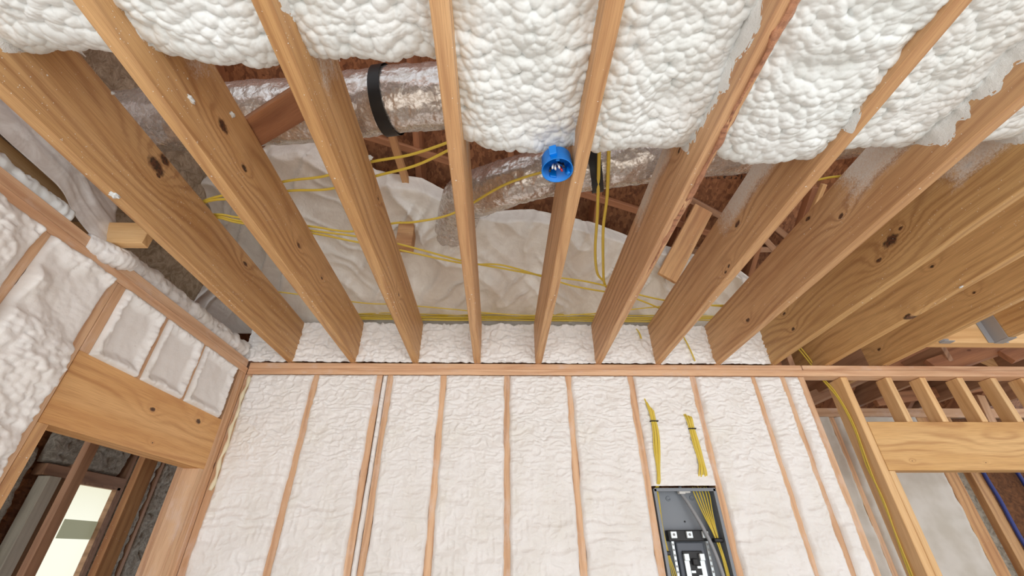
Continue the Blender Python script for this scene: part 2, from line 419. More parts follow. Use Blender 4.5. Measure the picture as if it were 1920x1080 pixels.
def joist_mat(i):
    warm = i < 3
    lo, hi, dk = ((lin(206, 158, 102), lin(222, 178, 124), lin(156, 104, 60)) if warm else
                  (lin(206, 160, 112), lin(222, 180, 132), lin(158, 108, 70)))
    if i == 5: lo, hi, dk = lin(206, 160, 116), lin(222, 180, 136), lin(156, 104, 72)
    if i >= 8: lo, hi, dk = lin(204, 160, 102), lin(220, 178, 120), lin(154, 108, 62)
    kn = [(y-YJ0, z-2.8115, r*1.2) for (y, z, r) in JK.get(i, [])]
    s = SPR[i]
    return wood('joist lumber %s' % 'abcdefghijk'[i], lo, hi, dk, knots=kn, spray=(s[0]-YJ0, s[1]-2.8115, s[2]), F=(120. if i in (0, 1, 8, 9) else 150.), seed=i*3.7, randk=False, specks=(1.8 if i < 3 else .9), rings=(.9 if i in (1, 4, 8, 9) else .55))
for i, x in enumerate(JX):
    o = board('ceiling_joist', (x+.0225, YJ0, 2.8115), (x+.0225, YW+.135 if i < 9 else YW+.5, 2.8115), .285, .045, joist_mat(i), bev=.004,
          label=JLAB[i], cat='joist', group='ceiling joists')
o = board('ceiling_joist', (3.027, YJ0, 2.8115), (3.027, 2.262, 2.8115), .285, .045, joist_mat(10), bev=.004,
          label='short orange-brown ceiling joist hung on the pale flush beam in a metal hanger', cat='joist', group='ceiling joists')
# bark-like wane on the sixth joist
P = np.zeros((140, 12, 3))
yy = np.linspace(.05, 1.95, 140)
for k in range(12):
    a = math.pi/2*k/11
    rr = .020+.010*vn(yy/.07, np.full(140, k*.4), 31)+.006*vn(yy/.02, np.full(140, k*.9), 32)
    rr = rr*(1-.55*ss(1.2, 1.9, yy))
    P[:, k, 0] = .659+rr*math.cos(a)*1.0; P[:, k, 1] = yy; P[:, k, 2] = 2.692-rr*math.sin(a)
joist5 = [o for o in COL.objects if o.get('label') == JLAB[5]][0]
bark = link('bark_edge', grid_me('bark_edge', P[:, ::-1]), wood('bark wane', lin(168, 116, 86), lin(190, 136, 102), lin(98, 58, 46), F=160., randk=False, rings=1.6), joist5)
bark.matrix_parent_inverse = joist5.matrix_world.inverted()
tag(bark, label='reddish rough waney edge')
sm = bark.modifiers.new('thick', 'SOLIDIFY'); sm.thickness = .012

# ================================================================ ceiling foam between the joists
BAYS = [(-1.34, -.98, 2.775, .66), (-.935, -.575, 2.745, .65), (-.53, -.17, 2.765, .655), (-.125, .235, 2.755, .925),
        (.28, .635, 2.765, .94), (.68, 1.035, 2.725, .93), (1.08, 1.44, 2.785, .93), (1.485, 1.82, 2.83, .93)]
FL = ['lumpy white ceiling foam at top left, in the first joist bay from the left wall',
      'lumpy white ceiling foam in the second joist bay, above the first white joist drips',
      'lumpy white ceiling foam in the third joist bay, above the strapped silver duct',
      'lumpy white ceiling foam in the bay directly left of the blue round box',
      'lumpy white ceiling foam where the two yellow cables hang down',
      'lowest-hanging lumpy white ceiling foam, right of the bark-edged joist',
      'lumpy white ceiling foam with a fuzzy tongue, third bay right of the blue box',
      'small visible corner of lumpy white ceiling foam at the far upper right']
for i, (xa, xb, zb, ye) in enumerate(BAYS):
    nu, nv = 130, 540
    u = np.linspace(0, 1, nu)[:, None]; v = np.linspace(0, 1, nv)[None, :]
    Y0 = -.10; w = xb-xa; rad = .055
    Lf = ye-rad-Y0; La = rad*math.pi/2; Lv = 2.965-zb-rad; L = Lf+La+Lv
    s = v*L+0*u; xx = xa+u*w+0*v
    edge = .030*(fbm(xx/.12, xx*0+i, 50+i)-.5)+.03*np.sin((u-.1)*3)*(.5 if i % 2 else -.4)
    a = np.clip((s-Lf)/rad, 0, math.pi/2)
    y = np.where(s < Lf, Y0+s, Y0+Lf+rad*np.sin(a))+edge*ss(0, Lf, s)
    z = np.where(s < Lf, zb, np.where(s < Lf+La, zb+rad*(1-np.cos(a)), zb+rad+(s-Lf-La)))
    ny = np.sin(a); nz = -np.cos(a)
    H = popcorn(xx, s, 100+i*20)
    H = H*(1-.4*ss(Lf+La, L, s))
    # belly and rise towards the joists
    sag = .022*(1-(2*u-1)**4)-.012
    rise = {0: -.03, 1: .0, 2: .0, 3: .0, 4: .02, 5: -.05, 6: .035, 7: .03}[i]
    z = z-sag*(nz < -.2)-rise*(-1)*(u-.5)*0+(rise*(.5-u))*(-1)*(-nz)
    top = .006*(u < .012)+.006*(u > .988)
    P = np.zeros((nu, nv, 3)); P[..., 0] = xx+.004*(2*u-1)
    P[..., 1] = y+ny*H; P[..., 2] = z+nz*(H-.012)
    org = np.array([(xa+xb)/2, ye, 2.96]); P -= org
    o = link('ceiling_spray_foam', grid_me('ceiling_spray_foam', P[:, ::-1]), M['foam_c'])
    left = i < 3
    xs_ = xa if left else xb
    ny_, nz_ = 260, 70
    uu = np.linspace(0, 1, ny_)[:, None]; vv = np.linspace(0, 1, nz_)[None, :]
    sy = -.08+(ye+.13+.08)*uu+0*vv
    nn = vn(sy/.075, sy*0+i, 70+i)*.6+vn(sy/.03, sy*0+i, 71+i)*.4
    zl = zb-.010-.075*np.clip(nn-.38, 0, 1)*2
    tail = ss(ye-.05, ye+.13, sy)
    zl = zl*(1-tail**1.3)+2.958*tail**1.3+.02*(nn-.5)*(1-tail)*tail*4
    sz = zl+(2.96-zl)*vv
    th = (.003+.009*(1-tail))*ss(0, .45, vv)*(.5+.9*vn(sy/.02, sz/.02, 90+i))+.0015*vn(sy/.006, sz/.006, 91+i)-.0008
    SP = np.stack([xs_+(th if left else -th), sy, sz], -1)-org
    sk = link('overspray_skirt', grid_me('overspray_skirt', SP if left else SP[:, ::-1]), M['foam_fuzz'], o)
    sk['label'] = 'fuzzy white overspray on the joist side'
    o.location = org; tag(o, FL[i], 'insulation foam', 'ceiling spray foam between the joists')

# ================================================================ back wall framing
board('top_plate', (XL, YW+.07, 2.6065), (3.9, YW+.045, 2.6065), .039, .09, M['wood_plate'], label='lower board of the long horizontal top plate, touching the stud tops', cat='top plate', up=(0, 0, 1)).location.y = YW+.045
board('top_plate', (XL, YW+.045, 2.647), (2.03, YW+.045, 2.647), .039, .09, M['wood_plate'], label='upper board of the top plate above the foamed wall, left of the seam', cat='top plate')
board('top_plate', (2.036, YW+.045, 2.647), (3.9, YW+.045, 2.647), .039, .09, M['wood_plate'], label='upper board of the top plate over the open framing at right', cat='top plate')
ST = [(-1.60, .045, 'stud in the back wall corner beside the cream foam bead'),
      (-1.174, .040, 'first full stud of the foamed wall right of the corner'),
      (-.772, .038, 'left stud of the close pair in the foamed wall'),
      (-.700, .038, 'right stud of the close pair in the foamed wall'),
      (-.361, .040, 'foamed wall stud next right of the close pair'),
      (.049, .038, 'upright foamed wall stud in the middle of the photo'),
      (.449, .040, 'foamed wall stud next right of the middle one'),
      (.856, .042, 'wall stud along the left side of the grey electrical panel'),
      (1.268, .040, 'wall stud along the right side of the grey electrical panel'),
      (1.673, .038, 'foamed wall stud second right of the electrical panel'),
      (1.870, .038, 'foamed wall stud third right of the electrical panel, near the wall end'),
      (1.997, .048, 'end stud of the foamed wall with a wavy foam edge, by the open framing')]
for x, w, lb in ST:
    board('wall_stud', (x, YW+.045, 0), (x, YW+.045, ZP0), .09, w, M['wood_stud'], up=(0, 1, 0), label=lb, cat='stud', group='studs of the foamed wall')

def wall_foam(name, x0, x1, z0, z1, seed, label, style='wall', dz=.0062, cat='insulation foam', group='spray foam in the back wall', prot=.004, ov=.007):
    nu = max(14, int((x1-x0)/.0036))
    zz = np.arange(max(z0, 1.42), z1+1e-6, .0036)
    if z0 < 1.4: zz = np.concatenate([np.arange(z0, 1.42, .016), zz])
    zz[-1] = z1
    u = np.linspace(0, 1, nu)[:, None]; z = zz[None, :]+0*u
    el = x0-ov*(2.0*fbm(z[0]/.10, z[0]*0, seed+70)-.6); er = x1+ov*(2.0*fbm(z[0]/.10, z[0]*0+3, seed+80)-.6)
    x = el[None, :]*(1-u)+er[None, :]*u
    blend = ss(1.75, 2.25, z+.35*(fbm(x/.3, z/.3, seed+60)-.5))
    H = wrinkle(x, z, seed)*blend+waves(x, z, seed+30)*(1-blend)+.35*wrinkle(x, z, seed+11)*(1-blend)
    e = np.minimum(u, 1-u)*(x1-x0)
    e = np.minimum(e, (z1-z)*1.0)
    H = (H+prot+.004)*ss(-.004, .020, e)**.6 - .010*(1-ss(0, .004, e))
    P = np.zeros(x.shape+(3,)); P[..., 0] = x; P[..., 1] = YW-H; P[..., 2] = z
    org = np.array([(x0+x1)/2, YW, z0]); P -= org
    o = link(name, grid_me(name, P), M['foam_w']); o.location = org
    return tag(o, label, cat, group)
names = ['foam panel of the back wall in the corner bay beside the cream bead',
         'foam panel of the back wall left of the close stud pair',
         'narrow foam strip with dark cracks between the close stud pair',
         'foam panel of the back wall right of the close stud pair',
         'foam panel of the back wall just left of the middle stud',
         'foam panel of the back wall just right of the middle stud',
         'foam panel of the back wall directly left of the electrical panel bay',
         None,
         'foam panel of the back wall directly right of the electrical panel bay',
         'narrow foam panel of the back wall, second bay right of the electrical panel',
         'narrowest foam strip at the right end of the back wall']
for i in range(len(ST)-1):
    x0 = ST[i][0]+ST[i][1]/2; x1 = ST[i+1][0]-ST[i+1][1]/2
    if i == 7:
        wall_foam('wall_spray_foam', x0, x1, 1.925, ZP0-.001, 300+i*7, 'foam panel above the electrical panel with two yellow cable bundles coming out')
    elif i == 2:
        wall_foam('wall_spray_foam', x0+.004, x1-.003, .02, ZP0-.001, 300+i*7, names[i], ov=.002, prot=-.004)
    else:
        wall_foam('wall_spray_foam', x0, x1, .02, ZP0-.001, 300+i*7, names[i])
# cream bead in the corner
tube('foam_bead', [(-1.592+.006*math.sin(k*1.9), YW-.006, 2.57-k*.055) for k in range(13)], lambda t: .010+.003*math.sin(t*41), foam_mat('cream sealant foam', lin(240, 230, 200), lin(232, 222, 190), .45, 60, .2),
     seg=10, n=5, label='wavy cream bead of sealant foam in the corner of the back wall', cat='sealant bead')

# rim foam between joist ends over the plate
rimlab = ['foam plug over the plate in the corner left of the first joist', 'foam plug over the plate between the first and second joists from the left wall',
          'foam plug over the plate between the second and third joists from the left wall', 'foam plug over the plate left of the middle narrow joist',
          'foam plug over the plate right of the middle narrow joist', 'foam plug over the plate left of the bark-edged joist',
          'foam plug over the plate right of the bark-edged joist', 'foam plug over the plate second right of the bark-edged joist',
          'last foam plug over the plate at the right, a frosted edge against the wide joist']
ends = [XL-.05]+[x for x in JX[:9]]
for i in range(9):
    xa = ends[i]+(.045 if i else 0); xb = JX[i]
    nu, nv = 84, 64
    u = np.linspace(0, 1, nu)[:, None]; v = np.linspace(0, 1, nv)[None, :]
    x = xa-.004+(xb-xa+.008)*u+0*v; s = v*.34+0*u
    zt = 2.943+.012*(fbm(x/.1, x*0, 610+i)-.5)
    z = np.minimum(ZP1+s, zt); y = YW+.012+np.maximum(0, ZP1+s-zt)*1.0+.02*(z-ZP1)
    H = wrinkle(x, s, 600+i*9, 1.6)+.006*(1-np.clip(cell(x/.09, s/.05, 640+i), 0, 1))
    P = np.stack([x, y-H-.002, z+.35*H*(s > .26)], -1); org = np.array([(xa+xb)/2, YW, ZP1]); P -= org
    o = link('rim_spray_foam', grid_me('rim_spray_foam', P), M['foam_w']); o.location = org
    tag(o, rimlab[i], 'insulation foam', 'foam plugs between the joist ends')
slab('rim_board', XL-.1, 2.0, YW+.135, YW+.17, ZP1, 2.93, M['osb'], label='dark rim board closing the joist ends over the foamed wall', cat='rim board')

# ================================================================ left wall
def lboard(name, y0, y1, z0, z1, label=None, material=None, depth=.09, x=XL, **k):
    """upright member of the left wall"""
    return board(name, (x-depth/2, (y0+y1)/2, z0), (x-depth/2, (y0+y1)/2, z1), depth, y1-y0, material or M['wood_stud'], up=(1, 0, 0), label=label, **k)
g = 'studs of the left wall'
lboard('wall_stud', .79, .83, 0, ZP0, 'left wall stud closest to the camera at the left photo edge', cat='stud', group=g)
lboard('wall_stud', 1.195, 1.235, 0, ZP0, 'left wall stud between two broad foam panels', cat='stud', group=g)
lboard('wall_stud', 1.510, 1.553, 0, ZP0, 'foam-smeared king stud left of the door header', cat='stud', group=g)
lboard('wall_stud', 1.555, 1.598, 0, 2.006, 'clean trimmer stud at the left side of the doorway', M['wood'], cat='stud', group=g)
lboard('cripple_stud', 1.555, 1.598, 2.278, ZP0, 'short cripple stud above the left end of the door header', cat='stud', group='cripples over the left door header')
lboard('cripple_stud', 1.848, 1.878, 2.278, ZP0, 'short cripple stud between the first and second foam pockets', cat='stud', group='cripples over the left door header')
lboard('cripple_stud', 2.160, 2.190, 2.278, ZP0, 'short cripple stud between the second and third foam pockets', cat='stud', group='cripples over the left door header')
lboard('wall_stud', 2.505, 2.548, 0, 2.006, 'trimmer stud at the right side of the doorway', cat='stud', group=g)
lboard('wall_stud', 2.550, 2.590, 0, ZP0, 'king stud of the left wall beside the corner', cat='stud', group=g)
lboard('wall_stud', 2.592, 2.628, 0, ZP0, 'last left wall stud, tight in the corner', cat='stud', group=g)
board('door_header', (XL-.045, 1.556, 2.142), (XL-.045, 2.548, 2.142), .272, .09, M['wood_hdr'], label='broad solid wood door header with two brown knots in the left wall', cat='header')
board('top_plate', (XL-.045, .3, 2.6065), (XL-.045, 2.628, 2.6065), .041, .09, M['wood_plate'], label='lower board of the left wall top plate', cat='top plate')
board('top_plate', (XL-.050, .3, 2.652), (XL-.050, 2.618, 2.652), .048, .09, M['wood_plate'], label='upper, set-back board of the left wall top plate', cat='top plate')

def left_foam(y0, y1, z0, z1, seed, label, pocket=False, dz=.006):
    nu = int((y1-y0)/.005); nv = int((z1-z0)/dz)
    u = np.linspace(0, 1, nu)[:, None]; v = np.linspace(0, 1, nv)[None, :]
    z = z0+(z1-z0)*v+0*u; y = y0+(y1-y0)*u+0*v
    wob = .010*np.abs(fbm(z/.08, z*0+seed, seed+3)-.35)
    y = y+wob*(2*u-1)
    e = np.minimum(np.minimum(u, 1-u)*(y1-y0), np.minimum(v, 1-v)*(z1-z0))
    if pocket:
        rim = 1-ss(.008, .055, e+.02*(vn(y/.03, z/.03, seed+5)-.5))
        H = rim*(.006+popcorn(y*1.6, z*1.6, seed)*.55)+(1-rim)*(-.004+.014*(fbm(y/.10, z/.12, seed+6)-.5)+.0015*(1-np.abs(2*vn(y/.07, z/.10, seed)-1)))
    else:
        sm = ss(.45, .62, fbm(y/.25, z/.22, seed+8))*.75
        H = .012+(popcorn(y, z, seed)*.8+wrinkle(y, z, seed)*.8)*(1-sm)+.018*(fbm(y/.15, z/.12, seed+9)-.5)
        H = np.maximum(H, .004)
    H = H*ss(-.004, .02, e)**.6-.010*(1-ss(0, .004, e))
    P = np.stack([XL+H, y, z], -1); org = np.array([XL, (y0+y1)/2, z0]); P -= org
    o = link('wall_spray_foam', grid_me('wall_spray_foam', P[:, ::-1]), M['foam_l']); o.location = org
    return tag(o, label, 'insulation foam', 'spray foam in the left wall')
left_foam(.25, .79, .9, ZP0, 700, 'left wall foam panel closest to the camera')
left_foam(.83, 1.195, .9, ZP0, 710, 'left wall foam panel left of the stud at the photo edge')
left_foam(1.235, 1.510, .0, ZP0, 720, 'broad rough left wall foam panel beside the doorway king stud')
left_foam(1.598, 1.848, 2.275, ZP0, 730, 'first and largest foam pocket above the door header', True, .005)
left_foam(1.878, 2.160, 2.275, ZP0, 740, 'middle foam pocket above the door header', True, .005)
left_foam(2.190, 2.505, 2.275, ZP0, 750, 'foam pocket above the door header nearest the corner', True, .005)
slab('wall_left', XL-.12, XL-.10, .2, 1.56, 0, ZP0, M['osb'], kind='structure')
slab('wall_left_over_door', XL-.12, XL-.10, 1.56, 2.76, 2.28, ZP0, M['osb'], kind='structure')

def rope(name, pts, r, seed, material, label, cat, amp=1.0, seg=40, n=16, flat=1.0, **k):
    def disp(L, a):
        t = np.clip((a-4.9)/1.38, 0, 1)
        q = 1.7; return amp*.62*(popcorn(L*q, a*r*q, seed)*(1-t)+popcorn(L*q, (a-2*math.pi)*r*q, seed)*t)
    return tube(name, pts, r, material, seg=seg, n=n, disp=disp, flat=flat, label=label, cat=cat, **k)
rope('foam_ridge', [(-1.685, .85, 2.70), (-1.68, 1.0, 2.70), (-1.68, 1.15, 2.70), (-1.675, 1.27, 2.70)], .017, 801, M['foam_c'], 'twisted rope of white foam lying on the left wall top plate', 'foam ridge', 1.2)
rope('foam_ridge', [(-1.69, 1.58, 2.71), (-1.71, 1.75, 2.73), (-1.72, 1.95, 2.735), (-1.715, 2.15, 2.745), (-1.70, 2.35, 2.735), (-1.68, 2.59, 2.735)], .026, 815, M['foam_w'], 'lumpy foam ridge on the left wall plate running into the corner', 'foam ridge', 1.6, seg=48, n=20)
rope('foam_blob', [(-1.655, 1.37, 2.655), (-1.63, 1.44, 2.66), (-1.625, 1.50, 2.675), (-1.65, 1.56, 2.70)], .026, 830, M['foam_l'], 'foam blob lapping over the left wall plate at the king stud', 'foam blob', 1.0)

# things above the left wall plate
board('ceiling_block', (-2.25, 1.455, 2.765), (-1.50, 1.455, 2.765), .11, .04, M['wood_pale'], label='short pale block end poking out above the left wall plate', cat='wood block')
board('rim_board', (-1.86, .3, 2.80), (-1.86, 1.40, 2.80), .22, .04, M['wood_pale'], label='tan board standing behind the cloudy plastic sheet', cat='rim board')
nu, nv = 90, 50
u = np.linspace(0, 1, nu)[:, None]; v = np.linspace(0, 1, nv)[None, :]
y = .55+.92*u+0*v; fold = fbm(y/.5, v/.22+y*1.2, 850)
P = np.stack([-1.72+.035*(fold-.5)-.05*v+.014*(1-np.abs(2*vn(y/.6+v, v/.16+y*1.5, 851)-1))**2, y, (2.835-.03*u-.09*ss(.7, 1, u))+.34*v-.03*u*v], -1)
P[..., 0] += .09*ss(.80, 1.0, u)*(1-v)
P[..., 2] -= .05*ss(.75, 1.0, u)*(1-v)
o = link('plastic_sheet', grid_me('plastic_sheet', P[:, ::-1]), M['cloudy']); sm = o.modifiers.new('thick', 'SOLIDIFY'); sm.thickness = .0015
tag(o, 'crumpled cloudy plastic sheet hanging above the left wall plate', 'plastic sheet')

# ================================================================ room beyond the doorway
XF = -3.4
WY0, WY1, WZ = 3.76, 4.28, 2.125
slab('wall_far_left', XF-.12, XF-.10, .6, WY0, 0, 2.5, M['osb'], kind='structure')
slab('wall_far_left_right', XF-.12, XF-.10, WY1, 6.0, 0, 2.5, M['osb'], kind='structure')
slab('wall_far_left_top', XF-.12, XF-.10, WY0, WY1, WZ, 2.5, M['osb'], kind='structure')
slab('ceiling_left_room', -4.2, XL-.1, .3, 6.0, 2.62, 2.65, M['osb'], kind='structure')
slab('wall_behind_foam', -1.72, -1.70, YW+.17, 6.0, 0, 2.6, M['osb'], kind='structure')
wt = tag(bpy.data.objects.new('window_1', None), kind='structure'); COL.objects.link(wt); wt.location = (XF, (WY0+WY1)/2, .95)
slab('pane', XF-.05, XF-.045, WY0+.03, WY1-.03, .95, WZ-.02, M['glow'], wt)
for nm, a in (('window_frame', (XF-.08, XF-.0, WY0, WY0+.03, .92, WZ)), ('window_frame', (XF-.08, XF, WY1-.03, WY1, .92, WZ)), ('window_frame', (XF-.08, XF, WY0, WY1, WZ-.02, WZ)), ('window_frame', (XF-.08, XF, WY0, WY1, .90, .95))):
    slab(nm, *a, M['wood_dark'], wt)
slab('wall_under_window', XF-.12, XF-.10, WY0, WY1, 0, .92, M['osb'], kind='structure')
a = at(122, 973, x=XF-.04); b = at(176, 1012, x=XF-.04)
slab('shadow_patch', XF-.043, XF-.040, a.y, b.y, b.z, a.z, M['patch'], label='grey green square shadow of something outside, painted on the glowing window', cat='painted shadow')  # outside object's shadow on the film, put in as a flat coloured sheet
def fluff(name, x, y0, y1, z0, z1, seed, material, label, amp=1.0, cat='insulation', res=.012, group=None):
    nu = max(8, int((y1-y0)/res)); nv = max(8, int((z1-z0)/res))
    u = np.linspace(0, 1, nu)[:, None]; v = np.linspace(0, 1, nv)[None, :]
    z = z0+(z1-z0)*v+0*u; y = y0+(y1-y0)*u+0*v
    e = np.minimum(np.minimum(u, 1-u)*(y1-y0), np.minimum(v, 1-v)*(z1-z0))
    H = amp*(popcorn(y*.6, z*.6, seed)*1.5+.02*fbm(y/.06, z/.06, seed))*ss(-.01, .03, e)
    P = np.stack([x+H, y, z], -1); org = np.array([x, (y0+y1)/2, z0]); P -= org
    o = link(name, grid_me(name, P[:, ::-1]), material); o.location = org
    return tag(o, label, cat, group)
gg = 'grey insulation in the far wall'
for j, (a0, a1, z0, z1, lb) in enumerate([(2.2, 2.62, 0, 2.3, 'grey insulation at the left edge of the room behind the doorway'), (2.66, 3.02, 0, 2.3, 'grey insulation left of the tall shadowed stud in the far room'),
        (3.06, 3.42, 0, 2.3, 'grey insulation directly left of the glowing window'), (3.46, 3.78, 2.21, 2.5, 'small grey insulation pocket above the left part of the window'),
        (3.82, 4.24, 2.21, 2.5, 'grey insulation pocket above the right part of the window'), (4.32, 4.66, 0, 2.5, 'grey insulation directly right of the glowing window'),
        (4.70, 5.1, 0, 2.5, 'grey insulation second bay right of the window'), (5.14, 5.55, 0, 2.5, 'grey insulation third bay right of the window'), (5.59, 5.98, 0, 2.5, 'grey insulation at the far end of the room behind the doorway')]):
    fluff('insulation_batt', XF-.06, a0, a1, z0, z1, 900+j, M['batt_g'], lb, group=gg)
def fstud(y0, y1, z0, z1, lb, x=XF, depth=.09, mt=None):
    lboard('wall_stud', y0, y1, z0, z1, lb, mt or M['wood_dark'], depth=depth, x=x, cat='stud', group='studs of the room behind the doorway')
for y0, lb in ((2.62, 'shadowed far-wall stud left of the window, second from it'), (3.02, 'shadowed far-wall stud left of the window'), (4.28, 'dark stud along the right side of the glowing window'), (4.66, 'far-wall stud next right of the window stud'), (5.10, 'far-wall stud third right of the window'), (5.55, 'far-wall stud fourth right of the window')):
    fstud(y0, y0+.04, 0, 2.5, lb)
fstud(3.71, 3.76, 0, 2.5, 'dark stud along the left side of the glowing window')
fstud(3.78, 3.82, 2.205, 2.5, 'short dark stud above the window head')
board('jamb_board', (XF+.0, 3.575, 0), (XF+.0, 3.575, 2.12), .09, .10, M['pale_board'], up=(1, 0, 0), label='pale grey green board standing left of the glowing window', cat='board')
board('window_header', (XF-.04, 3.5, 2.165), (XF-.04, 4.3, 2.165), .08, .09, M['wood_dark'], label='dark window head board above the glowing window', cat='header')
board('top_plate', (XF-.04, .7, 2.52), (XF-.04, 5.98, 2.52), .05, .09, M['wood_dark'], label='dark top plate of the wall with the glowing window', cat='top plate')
# partition studs nearer the doorway
fstud(2.435, 2.50, 0, 2.45, 'brown partition stud left of the glowing window, seen through the doorway', x=-2.2, depth=.035, mt=M['wood_dark'])
fstud(2.855, 2.975, 0, 2.45, 'broad brown partition stud right of the glowing window', x=-2.2, depth=.04, mt=M['wood'])
fstud(2.56, 2.70, 0, 2.40, 'wide reddish flat stud just inside the right side of the doorway', x=-1.74, depth=.04, mt=M['wood_stud'])
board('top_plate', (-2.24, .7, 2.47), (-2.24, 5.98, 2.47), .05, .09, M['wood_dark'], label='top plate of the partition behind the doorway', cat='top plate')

# ================================================================ open framing at right
gk = 'cripples over the right header'
board('king_stud', (2.29, YW+.07, 0), (2.29, YW+.07, ZP0), .14, .045, M['wood_pale'], up=(0, 1, 0), label='tall king stud of the open framing with yellow cables down its side', cat='stud')
board('trimmer_stud', (2.333, YW+.07, 0), (2.333, YW+.07, 2.006), .14, .038, M['wood_pale'], up=(0, 1, 0), label='trimmer stud under the left end of the right header', cat='stud')
board('door_header', (2.315, YW+.045, 2.150), (3.95, YW+.045, 2.150), .285, .09, M['wood_hdr2'], label='long pale header board with swirling grain in the open framing', cat='header')
board('trimmer_stud', (3.97, YW+.07, 0), (3.97, YW+.07, ZP0), .14, .045, M['wood_pale'], up=(0, 1, 0), label='stud beyond the right end of the right header', cat='stud')
for x, lb in ((2.595, 'first cripple stud above the right header'), (2.828, 'second cripple stud above the right header, ink mark on its side'), (3.086, 'third cripple stud above the right header'), (3.318, 'fourth cripple stud above the right header'), (3.53, 'fifth cripple stud above the right header, at the photo edge')):
    board('cripple_stud', (x, YW+.045, 2.293), (x, YW+.045, ZP0), .09, .040, M['wood_pale'], up=(0, 1, 0), label=lb, cat='stud', group=gk)
# flush beam and hanger
board('flush_beam', (2.648, 2.30, 2.815), (4.6, 2.30, 2.815), .29, .075, M['wood_pale'], label='pale flush beam crossing behind the joists at far right', cat='beam')
hg = thing('joist_hanger', (3.027, 2.26, 2.67), 'grey metal joist hanger holding the short joist to the pale beam', 'joist hanger')
for sx, nm in ((-1, 'side_flange'), (1, 'side_flange')):
    slab(nm, 3.027+sx*.026-.002, 3.027+sx*.026+.002, 2.18, 2.262, 2.668, 2.86, M['zinc'], hg)
    slab('face_flange', 3.027+sx*.045-.018, 3.027+sx*.045+.018, 2.257, 2.2605, 2.668, 2.86, M['zinc'], hg)
slab('seat', 2.999, 3.055, 2.18, 2.262, 2.664, 2.667, M['zinc'], hg)
hg = thing('metal_bracket', (2.67, 2.26, 2.67), 'small crumpled metal bracket at the left end of the pale beam', 'bracket')
slab('bracket_plate', 2.655, 2.72, 2.255, 2.2605, 2.664, 2.69, M['zinc'], hg)
slab('bracket_lip', 2.655, 2.72, 2.225, 2.2605, 2.661, 2.665, M['zinc'], hg)

# far room wall at right
YF = 3.6
slab('wall_far_right', 2.0, 3.9, YF+.1, YF+.12, 0, 2.585, M['osb'], kind='structure')
board('top_plate', (1.95, YF+.045, 2.626), (5.3, YF+.045, 2.626), .078, .09, M['wood_plate'], label='reddish top plate of the far wall seen through the open framing', cat='top plate')
board('wall_stud', (2.87, YF+.045, 0), (2.87, YF+.045, 2.585), .09, .042, M['wood_stud'], up=(0, 1, 0), label='foam-edged stud of the far room wall, left of the king stud', cat='stud', group='studs of the far room wall')
board('wall_stud', (3.675, YF+.045, 0), (3.675, YF+.045, 2.585), .09, .11, M['wood'], up=(0, 1, 0), label='wide brown stud of the far room wall right of the smooth foam', cat='stud', group='studs of the far room wall')
board('wall_stud', (3.885, YF+.045, 0), (3.885, YF+.045, 2.585), .09, .085, M['wood'], up=(0, 1, 0), label='far room stud with blue cable strapped beside it', cat='stud', group='studs of the far room wall')
def far_foam(x0, x1, seed, lb):
    nu = int((x1-x0)/.01); nv = 240
    u = np.linspace(0, 1, nu)[:, None]; v = np.linspace(0, 1, nv)[None, :]
    z = 2.583*v+0*u; x = x0+(x1-x0)*u+0*v
    x = x+.016*(fbm(z/.07, z*0+seed, seed)-.45)*(2*u-1)
    e = np.minimum(u, 1-u)*(x1-x0)
    H = (.012+.02*(fbm(x/.25, z/.2, seed)-.5)+.5*wrinkle(x, z, seed+4)*(1-ss(.02, .09, e)))*ss(-.005, .03, e)-.01*(1-ss(0, .004, e))
    P = np.stack([x, YF-H, z], -1); org = np.array([x0, YF, 0]); P -= org
    o = link('wall_spray_foam', grid_me('wall_spray_foam', P), M['foam_far']); o.location = org
    tag(o, lb, 'insulation foam', 'spray foam in the far room wall')
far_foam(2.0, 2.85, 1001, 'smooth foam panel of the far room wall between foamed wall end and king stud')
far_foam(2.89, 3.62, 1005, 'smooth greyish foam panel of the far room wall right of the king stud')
slab('insulation_batt', 3.731, 3.842, YF+.06, YF+.09, 0, 2.58, M['batt_g'], label='ragged grey insulation strip between two brown far room studs', cat='insulation')
slab('insulation_batt', 3.93, 5.3, YF+.03, YF+.08, 0, 2.58, M['batt_b'], label='rust brown fibre batt beside the blue cables in the far room', cat='insulation')
def cable(pts, r, mt, lb, group=None, flat=.6, n=10, **k):
    return tube('cable', pts, r, mt, seg=8, n=n, flat=flat, label=lb, cat='cable', group=group, **k)
cable([(3.93, YF-.012, 2.5), (3.935, YF-.012, 2.1), (3.945, YF-.012, 1.95), (3.94, YF-.012, 1.7), (3.96, YF-.012, 1.4), (3.95, YF-.012, .8)], .014, M['blue_cable'], 'thick blue cable running down the far room stud', flat=1)
cable([(4.20, YF-.0, 2.55), (4.24, YF-.0, 2.0), (4.25, YF, .8)], .014, M['blue_cable'], 'second blue cable at the right photo edge', flat=1)
# cable stapled down the king stud's side
cable([at(1490, 640, y=2.745), at(1506, 658, y=2.74), at(1526, 684, y=2.735), at(1546, 712, y=2.735), (2.25, 2.70, 2.50), (2.262, 2.68, 2.3), (2.262, 2.70, 2.05), (2.262, 2.71, 1.8), (2.262, 2.72, 1.5), (2.262, 2.72, 1.0)], .006, M['yellow'], 'yellow cable running down the left side of the king stud', 'cables on the king stud')
cable([at(1484, 640, y=2.76), at(1500, 658, y=2.755), at(1521, 684, y=2.75), at(1542, 712, y=2.745), (2.252, 2.70, 2.45), (2.262, 2.69, 2.25), (2.262, 2.716, 2.05), (2.262, 2.70, 1.85), (2.262, 2.735, 1.5), (2.262, 2.74, 1.0)], .006, M['yellow'], 'second yellow cable twisting beside the one on the king stud', 'cables on the king stud')

